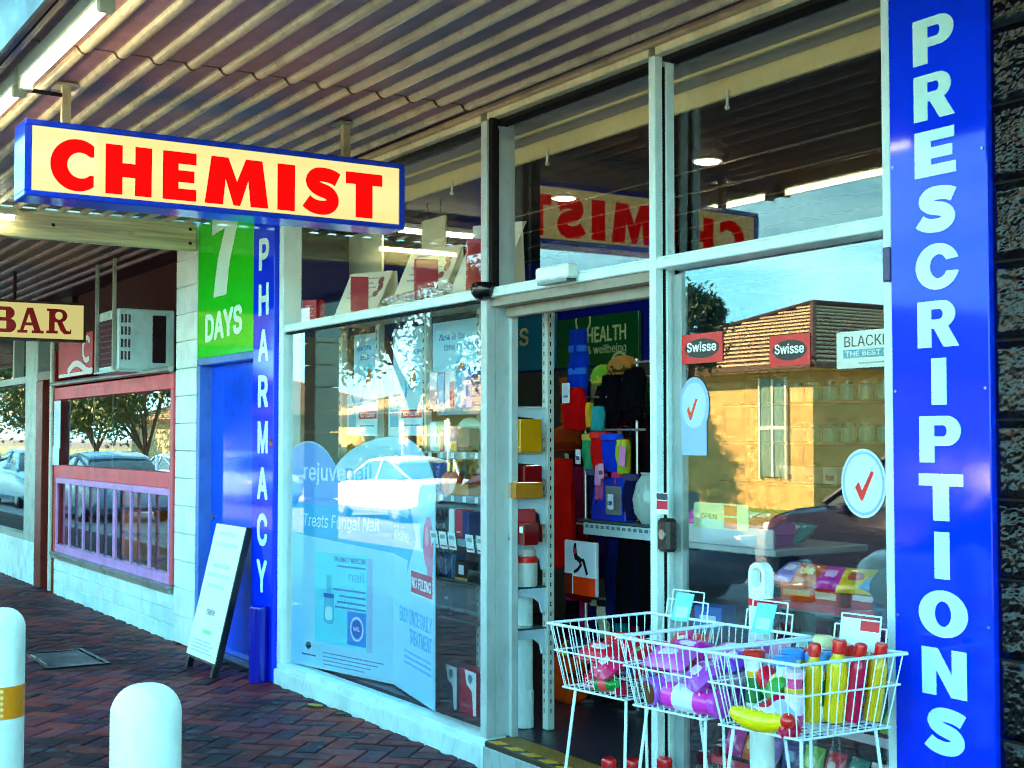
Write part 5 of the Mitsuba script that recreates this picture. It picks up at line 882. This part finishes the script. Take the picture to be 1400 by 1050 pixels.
# rows of hanging stock filling the doorway, and low trays of packs behind the right pane
DK = [('black', '0c0c14'), ('plum', '40103c'), ('navy', '101c50'), ('scarlet', 'c81418'), ('charcoal', '24242c'), ('cobalt', '1438c0'), ('wine', '6c0c20'), ('fuchsia', 'b01c70'), ('forest green', '145030'), ('cream', 'c0b498'), ('rust', '983a10'), ('teal', '0c6c70')]
k = 0
for z, y, x0, n, kind, nm, where in ((1.78, 1.16, -6.28, 9, 'glove', 'glove', 'highest back row'), (1.52, 1.14, -6.22, 10, 'sock', 'sock', 'second back row'), (1.26, 1.12, -6.18, 10, 'sock', 'long_sock', 'third back row'), (.98, 1.08, -6.12, 7, 'coat', 'vest', 'fourth back row'), (.62, 1.02, -6.02, 9, 'sock', 'slipper', 'lowest back row')):
    for q in range(n):
        cn, c = DK[(k * 5 + 2 * q) % 12]; k += 1
        hang(nm, '%s %s, %s from the left in the %s inside the doorway' % (cn, nm.replace('_', ' '), ORD[q], where), nm.replace('_', ' '), x0 + q * .092, y + rnd.uniform(-.03, .03), z + rnd.uniform(-.02, .02), rnd.uniform(.07, .095), rnd.uniform(.19, .25), c, kind, DK[(k * 7) % 12][1] if kind == 'sock' else None, .028, 80 + k)
    part('clothing_rack', 'arm', cyl((x0 - .05, y, z + .02), (x0 + n * .092, y, z + .02), .005, 8), 'metal', 'b0b0b8')
tr = thing('pack_trays', 'stepped dark trays of small packs low behind the right pane', 'tray')
for q, (z, y) in enumerate(((.30, .22), (.46, .40), (.62, .58))):
    part(tr, 'tray', box(-3.86, -2.95, y - .07, y + .07, z - .015, z, .003), 'satin', '20242c'); part(tr, 'price_rail', box(-3.86, -2.95, y - .078, y - .0705, z - .02, z + .012, .002), 'satin', ('c82840', 'd8d8e0', 'e89028')[q])
    for m_ in range(9):
        nm, c, c2 = CC[(q * 4 + m_ * 3) % 10]; sachet('sachet', '%s packet, %s from the left on the %s stepped tray' % (nm, ORD[m_], ('lowest', 'middle', 'top')[q]), -3.81 + m_ * .1, y, z + .04, .085, .11, .04, c, c2, rnd.uniform(-12, 12), lean=rnd.uniform(50, 75))
# more clothes and goods in the doorway
for q, (x, y, z, w, h, c, d) in enumerate(((-5.74, 1.06, 1.72, .13, .50, '501048', 'plum scarf hanging behind the red mittens'), (-5.46, 1.08, 1.60, .20, .55, '201018', 'dark brown shawl hanging behind the bright socks'), (-5.30, 1.05, 1.72, .12, .45, '7c1c20', 'brick red scarf at the right edge of the doorway goods'), (-5.94, 1.0, 1.32, .12, .45, '8c1838', 'raspberry scarf hanging left behind the red gown'), (-5.68, .98, 1.06, .11, .30, '2c1440', 'dark violet scarf hanging below the blue socks'))):
    hang('scarf', d, 'scarf', x, y, z, w, h, c, 'scarf', None, .03, 50 + q)
for q, (x, z, c, d) in enumerate(((-5.69, 1.66, 'e0b030', 'mustard mitten pair hanging beside the red mittens'), (-5.62, 1.64, '30a0a8', 'turquoise mitten pair hanging left of the black gloves'), (-5.44, 1.36, 'd83878', 'hot pink mitten pair hanging under the blue socks'))):
    hang('mitten', d, 'mitten', x, .90, z, .08, .12, c, 'coat', None, .025, 60 + q)
for q, (x, z, c, d) in enumerate(((-5.77, 1.24, 'd0d8e8', 'white sock card left of the dark speckled socks'), (-5.70, 1.42, 'e8e0e8', 'white sock card under the green socks'), (-5.42, 1.20, 'c8d0e0', 'white sock card beside the blue slipper pack'), (-5.50, 1.35, 'f0a0c8', 'rose sock card under the blue socks'))):
    g = solo('sock_card', rot(box(x, x + .045, .815, .817, z - .075, z), rnd.uniform(-8, 8), (0, 1, 0)), 'satin', c, d, 'card'); part(g, 'print', box(x + .008, x + .037, .8125, .8140, z - .055, z - .035), 'satin', '484c80')
for q in range(8):
    nm, c, c2 = CC[(q * 3 + 1) % 10]; sachet('sachet', '%s packet, %s from the left on the low tray inside the doorway' % (nm, ORD[q]), -5.95 + q * .08, .82 + .03 * (q % 2), .36, .09, .10, .045, c, c2, rnd.uniform(-20, 20), lean=60)
# ------------------------------------------------------------------ stickers and notices on the right pane
GY = 0.0725
for k, (x0, x1, z0, z1, d) in enumerate(((-3.93, -3.70, 1.755, 1.865, 'red sticker with Swisse in a black oval, left one on the right pane'), (-3.455, -3.26, 1.725, 1.83, 'red sticker with Swisse in a black oval, right one on the right pane'))):
    t = thing('window_sticker', d, 'sticker'); w, h = x1 - x0, z1 - z0
    part(t, 'ground', ext(sbox(x0, z0, x1, z1), .0008, (0, GY, 0)), 'satin', 'd8201c'); part(t, 'oval', ext(ell(x0 + w * .5, z0 + h * .5, w * .42, h * .33), .0008, (0, GY - .001, 0)), 'satin', '141414')
    part(t, 'lettering', ext(word('Swisse', x0 + w * .14, x1 - w * .14, z0 + h * .40, h * .30, .03), .0008, (0, GY - .002, 0)), 'satin', 'f0f0e8')
t = thing('window_notice', 'white notice reading BLACKMORES THE BEST OF N hung at the right of the pane', 'notice')
part(t, 'sheet', ext(sbox(-3.165, 1.705, -2.874, 1.825), .002, (0, .10, 0)), 'satin', 'e4f4ec'); part(t, 'lettering', ext(word('BLACKMO', -3.13, -2.89, 1.775, .034), .0008, (0, .0975, 0)), 'satin', '303838')
part(t, 'band', ext(sbox(-3.135, 1.738, -2.874, 1.765), .0008, (0, .0975, 0)), 'satin', '38a0b8'); part(t, 'lettering', ext(word('THE BEST OF N', -3.125, -2.89, 1.744, .016, .02), .0008, (0, .0965, 0)), 'satin', 'f0f8f4'); part(t, 'print_line', ext(sbox(-3.07, 1.718, -2.90, 1.723), .0008, (0, .0975, 0)), 'satin', '90a0a0')
ck = Polygon([(0, .45), (.2, .62), (.36, .32), (.85, 1), (1, .95), (.4, 0), (.3, 0)])
t = thing('window_sticker', 'round white and blue sticker with a red tick at the right of the pane', 'sticker'); part(t, 'ground', ext(ell(-3.03, 1.335, .095, .11), .0008, (0, GY, 0)), 'satin', 'c8e0ec'); part(t, 'ring', ext(ell(-3.03, 1.335, .088, .102).difference(ell(-3.03, 1.335, .08, .093)), .0008, (0, GY - .001, 0)), 'satin', '88b4d0'); part(t, 'tick', ext(fit(ck, -3.065, -2.985, 1.28, 1.375), .0008, (0, GY - .001, 0)), 'satin', 'e02828')
t = thing('window_sticker', 'arched pale blue sticker with an orange tick at the left of the pane', 'sticker'); part(t, 'ground', ext(unary_union([ell(-3.86, 1.60, .085, .105), sbox(-3.935, 1.415, -3.79, 1.60)]), .0008, (0, GY, 0)), 'satin', '88b0e0'); part(t, 'disc', ext(ell(-3.86, 1.60, .07, .085), .0008, (0, GY - .001, 0)), 'satin', 'a8c8ec'); part(t, 'tick', ext(fit(ck, -3.90, -3.84, 1.545, 1.625), .0008, (0, GY - .002, 0)), 'satin', 'e84820')
t = thing('door_sticker', 'small white sticker with a crimson band above the lock', 'sticker'); part(t, 'ground', box(-3.994, -3.925, -.0015, -.0005, 1.195, 1.275), 'satin', 'e0e4e8'); part(t, 'band', box(-3.992, -3.927, -.0025, -.0016, 1.213, 1.245), 'satin', 'c01c38'); part(t, 'band', box(-3.992, -3.927, -.0025, -.0016, 1.248, 1.272), 'satin', '303848')
t = thing('window_notice', 'pale green notice with orange pictures hung inside the lower right pane', 'notice'); part(t, 'sheet', ext(rr(-3.92, -3.62, 1.145, 1.24, .012), .002, (0, .12, 0)), 'satin', 'c8d8a0'); part(t, 'picture', ext(unary_union([sbox(-3.75, 1.15, -3.68, 1.19), sbox(-3.75, 1.197, -3.68, 1.235)]), .0008, (0, .1175, 0)), 'satin', 'd86020'); part(t, 'lettering', ext(word('OPEN', -3.88, -3.79, 1.18, .02), .0008, (0, .1175, 0)), 'satin', '486040')
solo('frame_bracket', box(-2.858, -2.830, -.022, -.0045, 1.955, 2.06, .004), 'satin', '403c68', 'small dark purple bracket at the top right corner of the lower pane', 'bracket')
# ------------------------------------------------------------------ display above the left transom
us = solo('display_ledge', box(-7.62, -5.30, .10, .52, 2.165, 2.19, .004), 'gloss', 'f0f8f8', 'glossy white ledge above the transom carrying cards and red boxes', 'ledge')
for k, (x, y, h, w, d) in enumerate(((-7.34, .24, .30, .32, 'leftmost'), (-6.55, .22, .36, .34, 'middle'), (-5.90, .22, .40, .30, 'rightmost'))):
    t = thing('standing_card', 'tall cream standing card with small print, %s of three on the ledge' % d, 'card')
    for s in (-1, 1):
        p = Polygon([(0, 0), (w, 0), (w, h), (0, h)]); u = np.array([.55 * -s * 0 + .35, s * -.28, 1.0]); u /= np.linalg.norm(u); r = np.array([.55, -.8 * 0 + .25, 0]); r /= np.linalg.norm(r)
        part(t, 'leaf', ext(p, .003, (x - w * .3, y + (s + 1) * .09, 2.191), r, u), 'satin', 'e8e4d0', dirt=1)
    u = np.array([.35, .28, 1.0]); u /= np.linalg.norm(u)
    for q in range(5): part(t, 'print_line', ext(sbox(w * .15, h * (.45 + .1 * q), w * (.75 - .1 * (q % 2)), h * (.47 + .1 * q)), .001, (x - w * .3, y, 2.191), r, u, .003), 'satin', ('9098a0', 'c07070')[q % 2])
    part(t, 'picture', ext(unary_union([ell(w * .82, h * .8, .02, .025), ell(w * .86, h * .66, .018, .03), ell(w * .8, h * .52, .02, .02)]), .001, (x - w * .3, y, 2.191), r, u, .003), 'satin', '904038')
for k, (x, w, h, d) in enumerate(((-7.62, .17, .13, 'leftmost red and cream box on the ledge, beside the blue wall'), (-6.93, .20, .19, 'red and white box in front of the leftmost standing card'), (-6.17, .24, .20, 'red and white box in front of the middle standing card'), (-5.63, .22, .24, 'red and white box at the right end of the ledge'))):
    t = thing('red_box', d, 'box'); a = -26 if k else 30
    part(t, 'body', rot(box(x, x + w * .62, .12, .12 + w * .5, 2.191, 2.191 + h, .002), a, at=(x, .12, 2.2)), 'satin', 'b00c24')
    part(t, 'side_panel', rot(box(x - .0015, x - .0003, .122, .118 + w * .5, 2.193, 2.189 + h), a, at=(x, .12, 2.2)), 'satin', 'e4e4e0')
    for q in range(4): part(t, 'print_line', rot(box(x + .02, x + w * .62 - .02 - .01 * (q % 2), .1188, .1198, 2.191 + h * (.25 + .15 * q), 2.191 + h * (.28 + .15 * q)), a, at=(x, .12, 2.2)), 'satin', 'e0a0a8')
for k, (x0, x1, z0, z1, d) in enumerate(((-7.98, -7.50, 2.45, 2.80, 'left'), (-6.98, -6.70, 2.36, 2.76, 'right'))):
    t = thing('blank_board', 'blank cream panel hung on thin wires behind the ledge, %s one' % d, 'panel'); part(t, 'board', box(x0, x1, .60, .615, z0, z1, .003), 'satin', 'd4d8b8', dirt=2)
    for x in (x0 + .06, x1 - .06): part(t, 'wire', cyl((x, .607, z1), (x, .607, 2.858), .0022, 6), 'metal', '282828')
gt = LineString([(-6.35 + .06 * k, 2.20 + .015 * (k % 2)) for k in range(11)])
solo('tinsel', [trimesh.creation.icosphere(1, rnd.uniform(.006, .016)).apply_translation((-6.45 + .75 * rnd.random(), .07 + .02 * rnd.random(), 2.195 + .03 * rnd.random())) for k in range(70)], 'metal', 'e8e0e0', 'glittering silver tinsel along the front of the ledge', 'tinsel')
# ------------------------------------------------------------------ lamps inside
def downlight(x, y, z, lab):
    t = thing('downlight', lab, 'lamp'); part(t, 'ring', lathe([(.055, 0), (.075, 0), (.075, -.008), (.055, -.006)], (x, y, z), 24), 'satin', 'd8d8d0', smooth=40); glow(num(t + '__lens'), cyl((x, y, z - .013), (x, y, z - .0085), .056, 20), (110, 104, 70))
downlight(-6.33, 1.18, 2.859, 'round ceiling downlight inside, left one above the doorway'); downlight(-5.10, 1.20, 2.859, 'round ceiling downlight inside, behind the upper right pane')
for x, y0, y1, z, n in ((-7.3, .60, 1.25, 2.75, 'slim tube lamp hanging inside above the left ledge'), (-3.6, 1.6, 2.8, 2.80, 'tube lamp on the ceiling behind the right pane')):
    t = thing('ceiling_tube', n, 'lamp'); part(t, 'batten', box(x - .03, x + .03, y0, y1, z + .015, z + .045, .004), 'satin', 'e0e0d4'); glow(num(t + '__tube'), cyl((x, y0 + .02, z), (x, y1 - .02, z), .013, 10), (48, 48, 31))
for x in (-6.28, -5.35, -4.05, -3.2): part('shop_building', 'ceiling_hook', [cyl((x, .41, 2.80), (x, .41, 2.87), .006), mv(trimesh.creation.icosphere(1, .011), (x, .41, 2.80))], 'gloss', 'd8e0d0')
# ------------------------------------------------------------------ across the street (seen mirrored in the glass)
struct('far_footpath', box(-160, 60, -15.4, -13.2, -0.92, -0.30), 'ground', '8a8680')
struct('lawn', box(-160, 60, -70, -15.4, -0.92, -0.31), 'ground', '5a6a34')
def car(x, y, lab, c, flip=1, s=1.0, kind='sedan'):
    t = thing('parked_car', lab, 'car', 'cars parked along the street'); z0 = road_z(y) - .02
    suv = kind == 'suv'; P = lambda u, v, w: np.array([x + flip * u * s, y + w, z0 + v])
    def loft(st, ring):
        R_ = [np.array([P(u, v, w) for v, w in ring(*q)]) for u, *q in st]; n = len(R_[0]); f = []
        for a in range(len(R_) - 1):
            for b in range(n): c_ = (b + 1) % n; f += [[a * n + b, a * n + c_, (a + 1) * n + c_], [a * n + b, (a + 1) * n + c_, (a + 1) * n + b]]
        f += [[0, b + 1, b] for b in range(1, n - 1)] + [[(len(R_) - 1) * n, (len(R_) - 1) * n + b, (len(R_) - 1) * n + b + 1] for b in range(1, n - 1)]
        m = trimesh.Trimesh(np.vstack(R_), f, process=False); m.fix_normals(); return m
    h = .16 if suv else 0
    ring = lambda zb, zt, w: [(zb, -w * .86), (zb + .12, -w), ((zb + zt) / 2 + .05, -w * 1.0), (zt - .06, -w * .965), (zt, -w * .86), (zt + .025, 0), (zt, w * .86), (zt - .06, w * .965), ((zb + zt) / 2 + .05, w), (zb + .12, w), (zb, w * .86)]
    body = loft([(-2.22, .42, .58, .55), (-2.17, .30, .68 + h * .6, .72), (-2.0, .22, .74 + h, .82), (-1.6, .20, .84 + h, .87), (-1.0, .20, .91 + h, .88), (0, .19, .94 + h, .88), (1.1, .20, .96 + h, .88), (1.6, .21, .96 + h, .87), (2.0, .25, .92 + h, .82), (2.18, .32, .86 + h, .74), (2.23, .42, .70 + h, .6)], ring)
    part(t, 'body', body, 'carpaint', c, smooth=35, dirt=0)
    top = [(0, 0), (0, 0), (-1.12, .93 + h), (-.38, 1.38 + h * 1.6), (.35, 1.43 + h * 1.6), (1.0 + 5 * h, 1.36 + h * 1.6), (1.62 + 3 * h, .98 + h), (0, 0), (0, 0)]
    cring = lambda zt, zb, w0, w1: [(zb, -w0), (zb + (zt - zb) * .75, -(w0 * .25 + w1 * .75)), (zt - .03, -w1), (zt, -w1 * .86), (zt + .02, 0), (zt, w1 * .86), (zt - .03, w1), (zb + (zt - zb) * .75, w0 * .25 + w1 * .75), (zb, w0)]
    cab = loft([(u, max(v - .02, .9 + h), .88 + h, .80, .80 if v < 1.2 else .60) for u, v in top[2:7]], cring); part(t, 'cabin', cab, 'gloss', '14202a', smooth=30)
    tv = top[3:6]; a, b = tv[0], tv[-1]
    part(t, 'roof', loft([(u, v + .012, v - .06, .625, .61) for u, v in [(a[0] - .05, a[1] - .03)] + tv + [(b[0] + .06, b[1] - .03)]], cring), 'carpaint', c, smooth=35)
    for w in (-1, 1):
        for (u1, v1), (u2, v2) in ((top[2], a), (b, top[6])): part(t, 'pillar', tube([P(u1, v1, w * .80), P(u2, v2 - .04, w * .61)], .035, 6), 'carpaint', c)
        m = (a[0] + b[0]) / 2; part(t, 'pillar', tube([P(m, .92 + h, w * .80), P(m, a[1], w * .615)], .03, 6), 'carpaint', c)
        for u in (-1.35, 1.35):
            part(t, 'wheel', [cyl(P(u, .32, w * .70), P(u, .32, w * .86), .32, 24)], 'matte', '101012', smooth=40); part(t, 'rim', cyl(P(u, .32, w * .862), P(u, .32, w * .868), .20, 16), 'metal', 'b0b4b8')
        part(t, 'headlight', box(*sorted((P(-2.19, 0, 0)[0], P(-2.02, 0, 0)[0])), y + w * .62 - .13, y + w * .62 + .13, z0 + .60 + h * .6, z0 + .72 + h * .6, .03), 'gloss', 'e0e4e8')
        part(t, 'mirror', box(*sorted((P(-.80, 0, 0)[0], P(-.66, 0, 0)[0])), y + w * .92 - .06, y + w * .92 + .06, z0 + .98, z0 + 1.10, .02), 'carpaint', c)
    return t
car(-9.5, -8.2, 'dark blue four-wheel drive across the street', '10203c', 1, 1.0, 'suv')
car(-12.5, -5.4, 'dark slate sedan by the kerb pillar', '24384c', -1)
car(-4.55, -4.5, 'white sedan parked nearest the shop in the kerb bay', 'e4e8e8', -1)
car(-27.2, -10.9, 'white sedan on the far side of the street before the hedge', 'c4c8cc', 1)
for k, (x, y, c, d) in enumerate(((-36, -10.6, '8cb0cc', 'silver blue sedan far along the street'), (-42, -10.6, '6c98c0', 'pale blue sedan behind the silver one'), (-49, -10.8, 'a0b4c0', 'grey sedan last in the far row'), (-28.5, -4.6, '6c90ac', 'steel blue sedan parked past the milk bar'), (-34.5, -4.6, '9cc0d8', 'ice blue sedan parked beyond the steel blue one'))): car(x, y, d, c, 1 if k % 2 else -1)
# houses
def hip_house(lab, x0, x1, y0, y1, eave, ridge, wall_c, roof_c, brick, wins):
    t = thing('house', lab, 'house'); g = -0.35
    part(t, 'walls', box(x0, x1, y0, y1, g, eave), 'farbrick' if brick else 'matte', wall_c)
    o = .5; dx = min((x1 - x0) / 2, (y1 - y0) / 2) + o; ym = (y0 + y1) / 2
    A = [(x0 - o, y0 - o), (x1 + o, y0 - o), (x1 + o, y1 + o), (x0 - o, y1 + o)]
    if x1 - x0 >= y1 - y0: R1, R2 = (x0 - o + dx, ym), (x1 + o - dx, ym)
    else: xm = (x0 + x1) / 2; R1, R2 = (xm, y1 + o - dx), (xm, y0 - o + dx)
    faces = [(A[3], A[2], R2, R1), (A[0], A[1], R2, R1), (A[0], A[3], R1), (A[1], A[2], R2)] if x1 - x0 >= y1 - y0 else [(A[3], A[2], R1), (A[0], A[1], R2), (A[0], A[3], R1, R2), (A[1], A[2], R1, R2)]
    n = 15
    for fc in faces:
        e0, e1 = np.array([*fc[0], eave]), np.array([*fc[1], eave]); r0 = np.array([*fc[-1], ridge]); r1 = np.array([*(fc[2]), ridge])
        if len(fc) == 3: r0 = r1
        rows, edges = [], []
        for k in range(n):
            s, q = k / n, (k + 1) / n; a, b = e0 + (r0 - e0) * s, e1 + (r1 - e1) * s; c_, d_ = e1 + (r1 - e1) * q, e0 + (r0 - e0) * q
            lift = np.array([0, 0, .06]); rows.append(trimesh.Trimesh([a + lift, b + lift, c_ + lift * .2, d_ + lift * .2, a, b], [[0, 1, 2], [0, 2, 3], [4, 5, 1], [4, 1, 0]], process=False))
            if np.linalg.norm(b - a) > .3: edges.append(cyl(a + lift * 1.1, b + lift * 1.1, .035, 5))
        part(t, 'roof_tiles', rows, 'matte', roof_c, dirt=6); part(t, 'sunlit_tile_edges', edges, 'matte', 'c4ac88', dirt=8)  # sunlight caught along the tile edges is put into their paler colour
    part(t, 'hip_cap', [tube([(*A[q], eave + .08), (*rr_, ridge + .08)], .09, 8) for q, rr_ in (((3, R1), (2, R2), (0, R1), (1, R2)) if x1 - x0 >= y1 - y0 else ((3, R1), (2, R1), (0, R2), (1, R2)))] + [tube([(*R1, ridge + .08), (*R2, ridge + .08)], .09, 8)], 'matte', roof_c, dirt=3)
    part(t, 'gutter', [box(x0 - o, x1 + o, y1 + o, y1 + o + .1, eave - .1, eave + .03), box(x1 + o, x1 + o + .1, y0 - o, y1 + o, eave - .1, eave + .03)], 'satin', '50382c')
    part(t, 'eaves', box(x0 - o, x1 + o, y0 - o, y1 + o, eave - .12, eave - .10), 'matte', 'c0b498')
    for a, b, z0, z1 in wins:
        w = part(t, 'window', box(a, b, y1 + .005, y1 + .05, z0, z1), 'gloss', '708c80'); part(w, 'frame', [box(a - .05, a, y1 + .004, y1 + .08, z0 - .05, z1 + .05), box(b, b + .05, y1 + .004, y1 + .08, z0 - .05, z1 + .05), box((a + b) / 2 - .03, (a + b) / 2 + .03, y1 + .051, y1 + .08, z0, z1), box(a, b, y1 + .051, y1 + .08, (z0 + z1) / 2 - .04, (z0 + z1) / 2 + .04)], 'satin', 'e8e8d8')
    return t
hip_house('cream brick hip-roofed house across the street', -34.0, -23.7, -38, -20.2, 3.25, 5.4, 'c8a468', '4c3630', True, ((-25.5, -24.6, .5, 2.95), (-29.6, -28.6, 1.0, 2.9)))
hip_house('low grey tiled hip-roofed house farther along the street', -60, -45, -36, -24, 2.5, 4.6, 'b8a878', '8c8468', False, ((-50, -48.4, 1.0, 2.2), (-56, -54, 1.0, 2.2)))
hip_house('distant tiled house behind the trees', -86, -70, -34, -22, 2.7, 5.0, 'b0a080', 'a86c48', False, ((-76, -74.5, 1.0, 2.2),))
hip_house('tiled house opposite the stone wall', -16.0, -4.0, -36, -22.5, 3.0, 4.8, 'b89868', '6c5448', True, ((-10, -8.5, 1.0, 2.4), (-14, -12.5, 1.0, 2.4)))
def tree(x, y, h, cr, n, lab, c, seed, leaf=0.1, lo=0.42):
    r = np.random.default_rng(seed); t = thing('street_tree', lab, 'tree')
    th = h * lo; segs = [((x, y, -0.5), (x + .1, y, th), .20 * h / 8, .13 * h / 8)]; ends = []
    for k in range(7):
        a = k * 2.4 + r.uniform(-.4, .4); e = np.array([x + .1 + math.cos(a) * cr * r.uniform(.35, .75), y + math.sin(a) * cr * r.uniform(.35, .75), th + (h - th) * r.uniform(.35, .85)]); segs.append(((x + .1, y, th * r.uniform(.75, 1)), tuple(e), .08 * h / 8, .025)); ends.append(e)
    part(t, 'trunk', [cyl(a, b, r1, 8, r2) for a, b, r1, r2 in segs], 'matte', '4c4034', smooth=50, dirt=6)
    cl = [(e + r.normal(0, .25 * cr, 3) * [1, 1, .7], cr * r.uniform(.2, .38)) for e in ends for _ in range(4)]
    P = np.concatenate([c0 + r.normal(0, 1, (n // len(cl), 3)) * s * .45 for c0, s in cl]); m = len(P)
    A = r.normal(0, 1, (m, 3)); A /= np.linalg.norm(A, axis=1, keepdims=True); B = np.cross(A, r.normal(0, 1, (m, 3))); B /= np.linalg.norm(B, axis=1, keepdims=True); L = leaf * r.uniform(.6, 1.3, (m, 1))
    v = np.stack([P - A * L, P + B * L * .45, P + A * L, P - B * L * .45], 1).reshape(-1, 3); i = np.arange(m)[:, None] * 4; f = np.vstack([i + [0, 1, 2], i + [0, 2, 3]])
    part(t, 'crown', trimesh.Trimesh(v, f, process=False), 'leafm', c, dirt=8)
tree(-34.5, -15.0, 6.6, 2.6, 20000, 'open gum tree arching over the far footpath', '5c5c24', 3, .10)
tree(-19.3, -12.4, 4.4, 1.0, 9000, 'small dark leafy tree in front of the cream brick house', '2c4420', 5, .06)
tree(-52.0, -14.5, 7.0, 3.6, 26000, 'big dark dense tree far along the street', '2c4a1c', 6, .12, .12)
tree(-60.0, -15.0, 7.5, 4.0, 26000, 'second dense tree farther along the street', '3c5420', 9, .12, .12)
tree(-72.0, -16.0, 8.5, 5.0, 26000, 'big spreading tree at the far end of the street', '304a20', 7, .14, .12)
tree(-90.0, -18.0, 9.0, 6.0, 20000, 'last dark tree at the far end of the street', '3c4c20', 8, .18, .12)
r_ = np.random.default_rng(12); m = 9000
P = np.c_[r_.uniform(-42.0, -30.8, m), r_.uniform(-16.3, -15.5, m), r_.uniform(-.3, 1.15, m) + .12 * np.sin(np.arange(m))]; A = r_.normal(0, 1, (m, 3)); A /= np.linalg.norm(A, axis=1, keepdims=True); B = np.cross(A, r_.normal(0, 1, (m, 3))); B /= np.linalg.norm(B, axis=1, keepdims=True)
i = np.arange(m)[:, None] * 4
hg = thing('hedge', 'clipped green hedge along the far footpath', 'hedge'); part(hg, 'leaves', trimesh.Trimesh(np.stack([P - A * .09, P + B * .05, P + A * .09, P - B * .05], 1).reshape(-1, 3), np.vstack([i + [0, 1, 2], i + [0, 2, 3]]), process=False), 'leafm', '4a6424', dirt=6); part(hg, 'core', box(-41.9, -30.9, -16.2, -15.6, -.33, .95), 'matte', '28381a')
for k, (x, d) in enumerate(((-33.5, 'street sign pole by the hedge'), (-30.9, 'second thin pole by the hedge'))):
    t = thing('sign_pole', 'pale ' + d, 'pole'); part(t, 'post', cyl((x, -14.2, -.35), (x, -14.2, 2.0), .035, 10), 'satin', 'd0d4d0'); part(t, 'plate', box(x - .13, x + .13, -14.17, -14.155, 1.3, 1.95, .01), 'satin', 'e4e8e4')
